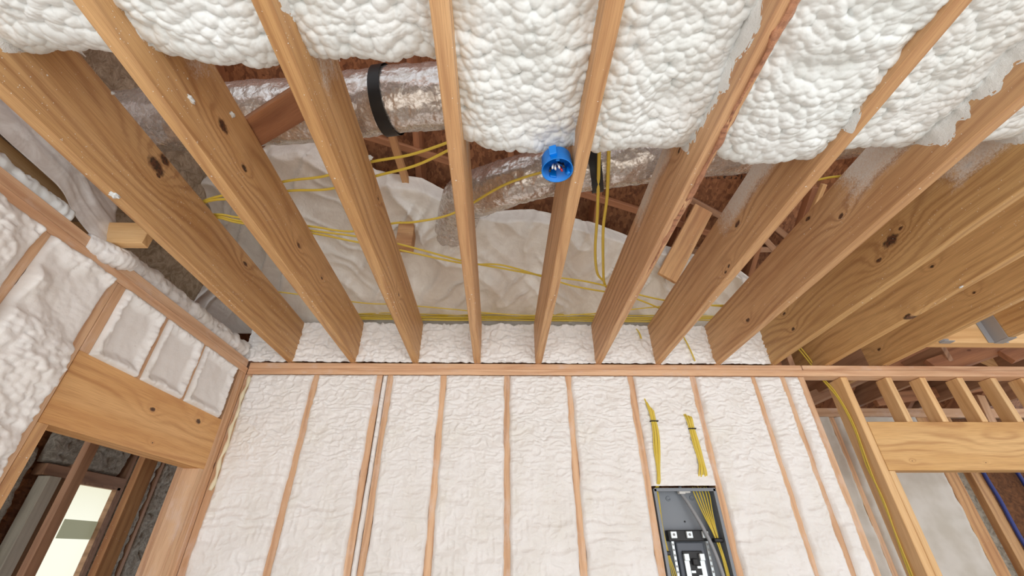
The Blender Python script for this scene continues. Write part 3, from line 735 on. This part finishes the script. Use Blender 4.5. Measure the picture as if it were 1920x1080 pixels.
# attic members behind the right framing
def seg(name, a, b, ya, yb, w, t, mt, lb, up=(0, 1, 0), cat='framing board', **k):
    return board(name, at(*a, y=ya), at(*b, y=yb), w, t, mt, up=up, label=lb, cat=cat, **k)
seg('attic_brace', (1512, 752), (1760, 640), 3.3, 3.3, .10, .04, M['wood_dark'], 'diagonal brace seen just above the far top plate at right', up=(0, .4, 1))
seg('attic_brace', (1600, 745), (1760, 655), 3.75, 3.75, .13, .04, M['wood_brown'], 'second diagonal brace behind the first cripple stud', up=(0, .4, 1))
seg('attic_brace', (1640, 752), (1850, 722), 3.5, 3.5, .04, .09, M['wood_brown'], 'low brown cross board behind the cripple studs')
seg('attic_brace', (1700, 772), (1890, 705), 4.0, 4.0, .12, .04, M['wood_dark'], 'dark slanting board behind the third cripple stud', up=(0, .4, 1))
seg('attic_brace', (1835, 742), (1862, 800), 3.575, 3.575, .04, .07, M['wood_stud'], 'short upright block behind the fourth cripple stud', up=(0, 1, 0))
seg('attic_brace', (1660, 690), (1800, 645), 3.1, 3.1, .10, .04, M['wood_brown'], 'brown joist end between the right joists above the plate', up=(0, .4, 1))
seg('attic_brace', (1750, 690), (1870, 648), 2.75, 2.75, .13, .04, M['wood_brown'], 'brown joist stub under the pale flush beam', up=(0, .3, 1))
seg('attic_brace', (1885, 670), (1935, 650), 2.7, 2.7, .10, .04, M['wood_brown'], 'short board stub below the pale beam at the photo edge', up=(0, .3, 1))
seg('gusset_panel', (1830, 660), (1900, 690), 2.95, 2.95, .02, .16, M['wood_pale'], 'pale triangular looking gusset board above the right plate', up=(0, 1, 0))
seg('joist_block', (1515, 655), (1548, 628), 2.95, 2.95, .09, .10, M['wood_dark'], 'small dark wood block between joist ends at the end of the foamed wall', up=(0, 1, 0))
for k, x in enumerate((2.05, 2.62, 3.22, 3.83, 4.43)):
    board('attic_joist', (x, YW+.10, 2.79), (x+.0, 4.3, 2.79), .18, .04, M['wood_dark'], label='%s dark joist over the far room, counted from the foamed wall end' % ['first', 'second', 'third', 'fourth', 'fifth'][k], cat='joist', group='joists over the far room')

# ================================================================ attic: rafters, duct, film
for k in range(14):
    x = -3.6+k*.61
    board('rafter', (x, 4.2, deck_z(4.2)-.12), (x, -1.5, deck_z(-1.5)-.12), .19, .04, M['wood_brown'],
          label='brown roof rafter under the deck, counted %s from the left' % ['one', 'two', 'three', 'four', 'five', 'six', 'seven', 'eight', 'nine', 'ten', 'eleven', 'twelve', 'thirteen', 'fourteen'][k], cat='rafter', group='roof rafters')

def film_z(y): return 2.95+(2.74-y)*.75
def on_film(px, py, lift=0.0):
    d = ray(px, py); t = (2.95+2.74*.75-1.6-lift)/(d[2]+.75*d[1]); return Vector(CAM+d*t)
bnd = [(300, 440), (350, 330), (400, 318), (460, 300), (520, 262), (560, 255), (640, 270), (700, 320), (790, 335), (870, 380), (930, 398), (1000, 395), (1100, 415), (1180, 445), (1300, 480), (1400, 515), (1440, 545), (1500, 605)]
B = [on_film(*p) for p in bnd]; bx = np.array([p.x for p in B]); by = np.array([p.y for p in B])
bx = np.concatenate([[-3.2], bx]); by = np.concatenate([[2.2], by])
nu, nv = 420, 150
xs = np.linspace(-2.9, 2.15, nu)[:, None]; v = np.linspace(0, 1, nv)[None, :]
yt = np.interp(xs, bx, by); yb = 2.76
y = yb+(yt-yb)*v; x = xs+0*v; s = (yb-y)
z = film_z(y)
x0_, s0_ = x, s
x = x0_+.22*(fbm(x0_/.45, s0_/.35, 1120)-.5); s = s0_+.22*(fbm(x0_/.4, s0_/.4, 1125)-.5)
gate = ss(.35, .65, fbm(x0_/.35, s0_/.3, 1130, 2))
fold = 1-np.abs(2*vn((x+.7*s)/.24, (s-.4*x)/.9, 1101)-1); fold2 = 1-np.abs(2*vn((x-.9*s)/.10, (s+.5*x)/.45, 1102)-1)
fold3 = 1-np.abs(2*vn((x+1.3*s)/.07, (s-.7*x)/.5, 1103)-1)
H = .12*(fbm(x/.7, s/.5, 1100)-.5)+.060*fold**5+.035*gate*fold2**5+.020*(1-gate)*fold3**4+.05*np.sin(np.clip((x+1.2)/2.6, 0, 1)*math.pi)
x, s = x0_, s0_
H = H*ss(0, .35, s)
lip = ss(.93, 1.0, v)
P = np.stack([x, y-.6*H+.05*lip, z-.8*H+.07*lip+.03*(1-ss(0, .03, s))*0], -1)
o = link('vapour_film', grid_me('vapour_film', P), M['film']); sm = o.modifiers.new('thick', 'SOLIDIFY'); sm.thickness = .01
tag(o, 'large billowing white plastic-skinned insulation sheet sloping up behind the joists', 'insulation sheet')

# batt leaning in the attic at left
nu, nv = 120, 120
u = np.linspace(0, 1, nu)[:, None]; v = np.linspace(0, 1, nv)[None, :]
y = .1+2.2*u+0*v; z = 2.72+(np.minimum(3.97, deck_z(y)-.24)-2.72)*v
P = np.stack([-2.0+.10*v+.05*fbm(y/.2, z/.25, 1200)+.02*(1-np.clip(cell(y/.10, z/.14, 1201), 0, 1)), y, z], -1)
o = link('insulation_batt', grid_me('insulation_batt', P[:, ::-1]), M['batt']); sm = o.modifiers.new('thick', 'SOLIDIFY'); sm.thickness = .05
tag(o, 'brown wrinkled insulation batt standing in the attic above the left wall', 'insulation')

def crinkle(seed, amp=1.0):
    def f(L, a):
        t = np.clip((a-5.2)/1.08, 0, 1)
        g = lambda sc, w, sd, b: vn(L/sc, (a-b)*.8/w, sd)
        h = g(.016, .22, seed, 0)*(1-t)+g(.016, .22, seed, 2*math.pi)*t
        k = g(.05, .15, seed+1, 0)*(1-t)+g(.05, .15, seed+1, 2*math.pi)*t
        return amp*(.005*(h-.5)+.006*(k-.5))
    return f
d1 = thing('flexible_duct', (-1.25, 1.12, 3.12), 'silver foil flexible duct with a wide black strap, behind the left joists', 'duct')
pA = [(-2.3, 1.26, 3.20), (-1.6, 1.18, 3.15), (-1.17, 1.12, 3.12), (-.73, 1.07, 3.11), (-.42, 1.02, 3.11), (-.2, 1.0, 3.12), (.1, .95, 3.15), (.6, .80, 3.22)]
tube('foil_jacket', pA, lambda t: .122, M['foil'], d1, seg=64, n=34, disp=crinkle(1301))
tube('strap', [(-.475, 1.030, 3.11), (-.455, 1.027, 3.11), (-.435, 1.023, 3.11), (-.425, 1.021, 3.11)], .131, M['black'], d1, seg=48, n=4, closed_ends=False, label='wide black strap')
d2 = thing('flexible_duct', (.1, 1.4, 3.12), 'silver foil flexible duct bending down into the white sheet behind the blue box', 'duct')
pB = [on_film(838, 450)+Vector((0, .06, .05)), on_film(856, 415, .10), (-.20, 1.74, 3.29), (-.10, 1.57, 3.17), (.03, 1.46, 3.12), (.18, 1.39, 3.11), (.40, 1.33, 3.11), (.69, 1.26, 3.11), (1.16, 1.21, 3.14), (1.7, 1.15, 3.2)]
tube('foil_jacket', pB, lambda t: .118+.006*math.sin(t*9), M['foil'], d2, seg=64, n=30, disp=crinkle(1311, 1.2))
tube('strap', [(.40, 1.33, 3.11), (.415, 1.326, 3.11), (.435, 1.321, 3.11), (.45, 1.317, 3.11)], .129, M['black'], d2, seg=48, n=4, closed_ends=False, label='wide black strap')
tube('strap', [(-.135, 1.62, 3.20), (-.13, 1.612, 3.195), (-.125, 1.605, 3.19)], .127, M['black'], d2, seg=48, n=3, closed_ends=False, label='narrow black strap')

# loose attic boards at right, above the film
def dboard(name, a, b, off_a, off_b, w, t, mt, lb, up=(0, -.5, -.85), cat='framing board'):
    def pt(p, off):
        d = ray(*p); return Vector(CAM+d*((3.0-off+3.6*.6-1.6)/(d[2]+.6*d[1])))
    return board(name, pt(a, off_a), pt(b, off_b), w, t, mt, up=up, label=lb, cat=cat)
dboard('attic_brace', (1060, 352), (1350, 442), .22, .22, .09, .04, M['wood_brown'], 'reddish brown purlin crossing behind the hanging yellow cables')
dboard('attic_brace', (1190, 318), (1380, 420), .18, .18, .14, .04, M['wood_dark'], 'grey brown diagonal board below the printed roof panel')
dboard('attic_brace', (1385, 405), (1435, 270), .20, .20, .10, .05, M['wood_brown'], 'upright brown truss web right of the printed roof panel')
dboard('attic_brace', (1428, 415), (1455, 270), .30, .30, .035, .04, M['wood_pale'], 'thin pale edge board beside the brown truss web')
dboard('attic_brace', (1290, 470), (1480, 465), .2, .2, .05, .04, M['wood_dark'], 'flat board just above the film edge at right')
dboard('attic_brace', (1400, 385), (1500, 465), .16, .16, .12, .04, M['wood_dark'], 'grey board slanting between the right joists')
dboard('attic_brace', (1492, 450), (1525, 350), .25, .25, .06, .05, M['wood_brown'], 'upright brown web between the two broad right joists')
dboard('attic_brace', (1505, 440), (1545, 345), .34, .34, .03, .03, M['wood_pale'], 'thin pale edge of the web between the broad right joists')
dboard('attic_brace', (1425, 440), (1475, 495), .2, .2, .06, .04, M['wood_dark'], 'short slanted board next to the film edge at right')
seg('loose_board', (1250, 522), (1318, 392), 2.28, 2.12, .13, .035, M['wood'], 'loose brown board leaning out of the white sheet', up=(1, 0, 0))
dboard('attic_brace', (665, 248), (850, 305), .25, .25, .06, .04, M['wood_brown'], 'brown board crossing behind the first yellow cables')
dboard('attic_brace', (730, 238), (765, 352), .45, .45, .05, .04, M['wood'], 'thin upright board under the strapped silver duct')
b0 = at(440, 268, z=2.976); b1 = at(618, 158, z=2.976)
board('attic_brace', b0, b1, .105, .038, M['wood_brown'], up=(.5, 1, 0), label='brown diagonal brace in front of the left silver duct', cat='framing board')
b = on_film(762, 432, .12)
slab('wood_block', b.x-.05, b.x+.05, b.y-.02, b.y+.06, b.z-.13, b.z+.06, M['wood'], label='small wood block standing against the white sheet under a cable', cat='wood block', bev=.003)

# ================================================================ yellow cables
ZC = 2.972
def zc(px, py, z=ZC): return at(px, py, z=z)
def pc(lst, lb, group, z=ZC, r=.0068, **k):
    return cable([zc(a, b, z) for a, b in lst], r, M['yellow'], lb, group, **k)
G1 = 'yellow cables crossing above the joists'
pc([(300, 415), (385, 376), (440, 362), (535, 340), (610, 330), (690, 305), (770, 290), (845, 265), (900, 240)], 'upper of the two yellow cables left of the middle joist', G1)
pc([(300, 420), (385, 379), (450, 372), (540, 358), (620, 354), (705, 330), (780, 310), (848, 278), (900, 250)], 'lower of the two yellow cables left of the middle joist', G1, z=2.966)
pc([(330, 408), (405, 402), (450, 408), (580, 424), (660, 434), (735, 419), (780, 416), (850, 400), (935, 352), (985, 332), (1025, 321)], 'yellow cable running into the side of the round blue box', G1)
pc([(330, 404), (405, 405), (450, 414), (580, 432), (660, 442), (745, 457), (870, 490), (940, 503), (1018, 517), (1110, 530), (1240, 562), (1360, 575), (1440, 580)], 'yellow cable sagging across the white sheet from left to right', G1)
pc([(330, 410), (405, 408), (450, 418), (590, 438), (660, 452), (745, 468), (870, 494), (940, 497), (1018, 519), (1070, 535), (1110, 543), (1180, 556), (1250, 585), (1280, 610)], 'second yellow cable sagging just below the first across the sheet', G1, z=2.965)
pc([(500, 545), (560, 552), (680, 568), (745, 571), (850, 580), (930, 588), (1020, 592), (1110, 588), (1250, 574), (1370, 572)], 'thin yellow cable low on the white sheet above the bundle', G1, r=.0055)
pc([(1520, 340), (1560, 332), (1600, 330)], 'short length of yellow cable between two broad right joists', G1, r=.006)
pc([(1124, 262), (1123, 300), (1120, 400), (1116, 470), (1120, 512), (1133, 528)], 'left one of two yellow cables hanging from the ceiling foam', 'cables hanging from the ceiling foam', z=2.985, r=.0075)
pc([(1141, 262), (1141, 300), (1138, 370), (1131, 430), (1131, 500), (1133, 530), (1142, 545)], 'right one of two yellow cables hanging from the ceiling foam', 'cables hanging from the ceiling foam', z=2.98, r=.0075)
G2 = 'yellow cables bundled along the back wall'
names = ['topmost', 'second', 'third', 'fourth', 'fifth', 'sixth', 'lowest']
for k in range(7):
    rs = random.Random(50+k)
    pts = []
    for j in range(15):
        x = -1.25+j*.24-(.3 if k < 2 else 0)*0
        pts.append((x, 2.600+.008*rs.random()+.010*(k % 2), 2.972+.0068*(6-k)+.010*rs.random()*(1.5 if k < 2 else .6)))
    if k > 3: pts = pts[:11]
    cable(pts, .0055, M['yellow'], '%s yellow cable of the bundle lying over the rim foam' % names[k], G2, n=6)
cable([(.93, 2.64, 2.94), (.95, 2.625, 2.93), (.96, 2.60, 2.885), (.965, 2.595, 2.84)], .007, M['yellow'], 'short yellow cable end dangling over the rim foam, right of the bark-edged joist')
cable([(1.26, 2.64, 2.94), (1.27, 2.61, 2.85), (1.285, 2.60, 2.77), (1.30, 2.60, 2.68)], .006, M['yellow'], 'yellow cable dropping down the rim foam to the plate')

# ================================================================ round blue ceiling box
bxo = thing('ceiling_box', (.183, .962, 2.665), 'round bright blue plastic ceiling electrical box fixed to a joist side', 'electrical box')
def lathe(name, prof, mt, parent, seg=48, loc=(0, 0, 0), **tg):
    P = np.zeros((len(prof), seg+1, 3))
    for i, (r, z) in enumerate(prof):
        for k in range(seg+1):
            a = 2*math.pi*k/seg; P[i, k] = (r*math.cos(a)+loc[0], r*math.sin(a)+loc[1], z+loc[2])
    return tag(link(name, grid_me(name, P), mt, parent), **tg)
r0 = .052
lathe('shell', [(0, .062), (.044, .062), (.049, .058), (r0-.001, .0), (r0, -.001), (r0-.003, -.001), (.046, .054), (.0, .056)][::-1], M['blue'], bxo)
for ang in (100, 30, 250):
    a = math.radians(ang)
    o = link('ear', box_me('ear', .018, .024, .04, x0=-.009, bev=.002), M['blue'], bxo)
    o.location = (math.cos(a)*.050, math.sin(a)*.050, .036); o.rotation_euler = (0, 0, a)
for ang in (-95, 20):
    a = math.radians(ang)
    o = link('screw_post', box_me('screw_post', .010, .012, .03, x0=-.005, bev=.002), M['blue'], bxo)
    o.location = (math.cos(a)*.041, math.sin(a)*.041, .016); o.rotation_euler = (0, 0, a)
L0 = Vector(bxo.location)
for k, (dx, dy, mt, nm) in enumerate([(-.014, -.004, 'white', 'wire_end'), (-.006, .0, 'white', 'wire_end'), (.004, -.006, 'white', 'wire_end'), (.012, .006, 'red', 'red_wire'), (-.02, .01, 'plastic_b', 'black_wire'), (.016, -.01, 'plastic_b', 'black_wire')]):
    tube(nm, [L0+Vector((dx*.5, dy+.02, .05)), L0+Vector((dx, dy, .02)), L0+Vector((dx*1.2, dy-.004, .006)), L0+Vector((dx*1.25+.003, dy+.006, .012)), L0+Vector((dx*1.1+.004, dy+.014, .04))], .0032, M[mt], bxo, seg=8, n=6)

# ================================================================ electrical panel
PX0, PX1, PZ1, PZ0 = .885, 1.246, 1.915, .95
YB = YW+.085; YFp = YW-.004
pn = thing('electrical_panel', ((PX0+PX1)/2, YW, PZ0), 'open grey electrical panel box recessed between two studs', 'electrical panel')
slab('back_plate', PX0, PX1, YB, YB+.003, PZ0, PZ1, M['steel'], pn)
slab('side_wall', PX0, PX0+.004, YFp, YB, PZ0, PZ1, M['steel'], pn)
slab('side_wall', PX1-.004, PX1, YFp, YB, PZ0, PZ1, M['steel'], pn)
slab('top_wall', PX0, PX1, YFp, YB, PZ1-.004, PZ1, M['steel'], pn)
slab('bottom_wall', PX0, PX1, YFp, YB, PZ0, PZ0+.004, M['steel'], pn)
slab('mounting_lip', PX0+.004, PX0+.016, YFp, YFp+.003, PZ0, PZ1-.004, M['steel'], pn)
slab('mounting_lip', PX1-.016, PX1-.004, YFp, YFp+.003, PZ0, PZ1-.004, M['steel'], pn)
slab('mounting_lip', PX0+.004, PX1-.004, YFp, YFp+.003, PZ1-.016, PZ1-.004, M['steel'], pn)
def pp(px, py, y): return at(px, py, y=y)
LP = Vector(pn.location)
for px, py in ((1253, 935), (1297, 934)):
    c = pp(px, py, YB-.002)-LP
    lathe('knockout', [(.0, .001), (.008, .001), (.009, .004), (.013, .004), (.014, 0)], M['steel'], pn, seg=24)
    o = COL.objects[-1] if False else [q for q in pn.children if q.name.startswith('knockout')][-1]
    o.location = c; o.rotation_euler = (math.pi/2, 0, 0)
c = pp(1284, 978, YB-.002)-LP
o = lathe('screw_hole', [(0, .001), (.004, .001), (.005, 0)], M['plastic_b'], pn, seg=16); o.location = c; o.rotation_euler = (math.pi/2, 0, 0)
def pslab(nm, x0, z1, x1, z0, ya, yb, mt, px=True, bev=.002):
    a = at(x0, z1, y=ya); b = at(x1, z0, y=ya)
    return slab(nm, min(a.x, b.x), max(a.x, b.x), ya, yb, min(a.z, b.z), max(a.z, b.z), mt, pn, bev=bev)
# main lug block: in panel coordinates
cx = (PX0+PX1)/2-.012
slab('lug_block', cx-.115, cx+.115, YB-.045, YB-.002, 1.655, 1.708, M['plastic_b'], pn, bev=.003)
for dx in (-.088, 0, .088):
    slab('terminal_lug', cx+dx-.018, cx+dx+.018, YB-.062, YB-.046, 1.668, 1.703, M['tin'], pn, bev=.003)
    lathe('lug_screw', [(0, .003), (.006, .003), (.007, 0)], M['zinc'], pn, seg=16)
    o = [q for q in pn.children if q.name.startswith('lug_screw')][-1]
    o.location = Vector((cx+dx, YB-.0625, 1.686))-LP; o.rotation_euler = (math.pi/2, 0, 0)
slab('breaker_rail', cx-.075, cx+.075, YB-.035, YB-.004, 1.05, 1.650, M['steel_d'], pn, bev=.004)
slab('breaker_base', cx-.055, cx+.055, YB-.046, YB-.036, 1.05, 1.61, M['plastic_b'], pn, bev=.003)
for sx in (-1, 1):
    slab('bus_bar', cx+sx*.042-.013, cx+sx*.042+.013, YB-.056, YB-.047, 1.05, 1.595, M['tin'], pn, bev=.001)
    slab('bus_lug', cx+sx*.042-.014, cx+sx*.042+.014, YB-.068, YB-.057, 1.565, 1.598, M['tin'], pn, bev=.002)
    for k in range(12):
        slab('bus_stab', cx+sx*.018-.012, cx+sx*.018+.012, YB-.062, YB-.047, 1.07+k*.04+(.02 if sx > 0 else 0), 1.082+k*.04+(.02 if sx > 0 else 0), M['tin'], pn, bev=.001)
    slab('neutral_bar', cx+sx*.095-.007, cx+sx*.095+.007, YB-.040, YB-.025, 1.05, 1.66, M['tin'], pn, bev=.001)
    for k in range(24):
        slab('neutral_screw', cx+sx*.095-.004, cx+sx*.095+.004, YB-.043, YB-.040, 1.06+k*.025, 1.070+k*.025, M['zinc'], pn, bev=.001)
slab('centre_post', cx-.014, cx+.014, YB-.068, YB-.046, 1.545, 1.575, M['plastic_b'], pn, bev=.003)
# service cable and clamp
tube('cable', [(1.062, YB-.03, 1.93), (1.064, YB-.035, 1.89), (1.085, YB-.05, 1.84), (1.13, YB-.07, 1.72), (1.165, YB-.075, 1.6), (1.185, YB-.075, 1.45), (1.19, YB-.07, 1.2)], .010, M['grey_cable'], seg=12, n=10, label='thick grey service cable slanting across the open panel', cat='cable')
cl = thing('cable_clamp', (1.065, YB-.03, 1.90), 'white cable clamp at the top of the open panel', 'cable clamp')
slab('clamp_body', 1.045, 1.085, YB-.05, YB-.018, 1.89, 1.912, M['white'], cl, bev=.004)
slab('clamp_arm', 1.085, 1.115, YB-.045, YB-.028, 1.895, 1.91, M['white'], cl, bev=.003)
# cables inside panel and bundles above it
G3 = 'yellow cables on the right side of the panel'
gathR = Vector((1.205, YB-.055, 1.66))
words = ['first', 'second', 'third', 'fourth', 'fifth', 'sixth']
for k in range(6):
    x = 1.130+k*.017
    cable([(x, YB-.045+.008*(k % 2), 1.925), (x+.005, YB-.045, 1.88), (x*.6+gathR.x*.4+.0, YB-.05, 1.78), (gathR.x-.010+.004*k, YB-.055+.006*(k % 3), 1.66), (1.212+.003*k, YB-.05+.004*(k % 2), 1.50), (1.208+.004*k, YB-.045, 1.1)], .0055, M['yellow'],
          '%s yellow cable from the left in the right-hand panel group' % words[k], G3, n=8)
G4 = 'yellow cables on the left side of the panel'
for k in range(3):
    cable([(.912+k*.006, YB-.04, 1.925), (.914+k*.005, YB-.04, 1.85), (.908+.004*k, YB-.045, 1.72), (.914+.005*k, YB-.045, 1.60), (.925+.012*k, YB-.045, 1.45), (.930+.015*k, YB-.04, 1.1)], .0045, M['yellow'],
          '%s yellow cable from the left in the left-hand panel group' % words[k], G4, n=8)
for (x0, z0, w, lb) in ((1.205, 1.658, .050, 'black cable tie around the right yellow group in the panel'), (.914, 1.600, .026, 'black cable tie around the left yellow group in the panel')):
    slab('cable_tie', x0-w/2, x0+w/2, YB-.072, YB-.030, z0-.010, z0+.010, M['plastic_b'], bev=.004, label=lb, cat='cable tie')
def bundle(path, n, sp, lb, group, seed):
    rs = random.Random(seed)
    for k in range(n):
        off = (k-(n-1)/2)
        pts = [Vector((x+off*sp*s+rs.uniform(-.001, .001), YW-.030-.003*(k % 2)+(.045 if dive else 0), z+rs.uniform(-.002, .002)+top*off)) for (x, z, s, dive, top) in path]
        cable(pts, .0050, M['yellow'], '%s yellow cable from the left in %s' % (words[k], lb), group, n=8)
bundle([(.928, 2.42, .5, 1, -.03), (.940, 2.37, 1, 0, -.01), (.948, 2.31, .8, 0, 0), (.950, 2.22, 1.0, 0, 0), (.938, 2.12, 1.1, 0, 0), (.925, 2.02, .5, 0, 0), (.915, 1.95, .4, 0, 0), (.912, 1.92, .4, 1, 0)], 5, .0075, 'the left bundle emerging from foam above the panel', 'left cable bundle above the panel', 3)
bundle([(1.165, 2.345, .9, 1, -.01), (1.17, 2.31, 1.0, 0, 0), (1.175, 2.25, .8, 0, 0), (1.18, 2.15, 1.0, 0, 0), (1.185, 2.05, .8, 0, 0), (1.18, 1.99, 1.3, 0, 0), (1.178, 1.93, 1.6, 1, 0)], 5, .0085, 'the right bundle emerging from foam above the panel', 'right cable bundle above the panel', 4)
for x, z, w, lb in ((.950, 2.285, .05, 'thin dark tie around the left bundle above the panel'), (1.175, 2.24, .045, 'thin dark tie around the right bundle above the panel')):
    slab('cable_tie', x-w/2, x+w/2, YW-.042, YW-.020, z-.003, z+.003, M['plastic_b'], bev=.001, label=lb, cat='cable tie')
# foam crumbs stuck on the joists
import bmesh
def crumb(p, r, lb, seed):
    bm = bmesh.new(); bmesh.ops.create_icosphere(bm, subdivisions=3, radius=r)
    rs = random.Random(seed); ax = Vector((rs.uniform(.6, 1.6), rs.uniform(.6, 1.6), rs.uniform(.5, .8)))
    for v in bm.verts:
        n = v.co.normalized(); v.co = Vector((v.co.x*ax.x, v.co.y*ax.y, v.co.z*ax.z))*(1+.35*math.sin(n.x*5+seed)*math.sin(n.y*6+seed*2)+.2*math.sin(n.z*9+seed))
    me = bpy.data.meshes.new('foam_crumb'); bm.to_mesh(me); bm.free()
    o = link('foam_crumb', me, M['foam_c'], smooth=True); o.location = p; tag(o, lb, 'foam crumb', 'foam crumbs stuck to the joists')
cr = [((358, 186), 'x', -.933, .009, 'large foam crumb stuck high on the second joist from the left'), ((434, 215), 'x', -.933, .007, 'foam crumb near the knot of the second joist'),
      ((472, 233), 'x', -.933, .006, 'foam crumb at the upper edge of the second joist'), ((211, 175), 'x', -1.338, .007, 'foam crumb high on the leftmost joist'),
      ((214, 366), 'z', 2.667, .010, 'white foam crumb on the bottom edge of the leftmost joist'), ((693, 296), 'x', -.528, .008, 'foam crumb at the upper edge of the third joist beside a cable'),
      ((1556, 262), 'x', 1.033, .010, 'curled foam crumb on the joist right of the lowest-hanging foam'), ((1802, 538), 'x', 2.198, .006, 'oval foam crumb on a right-hand joist side')]
for k, ((px, py), ax, val, r, lb) in enumerate(cr): crumb(at(px, py, **{ax: val}), r, lb, k+1)
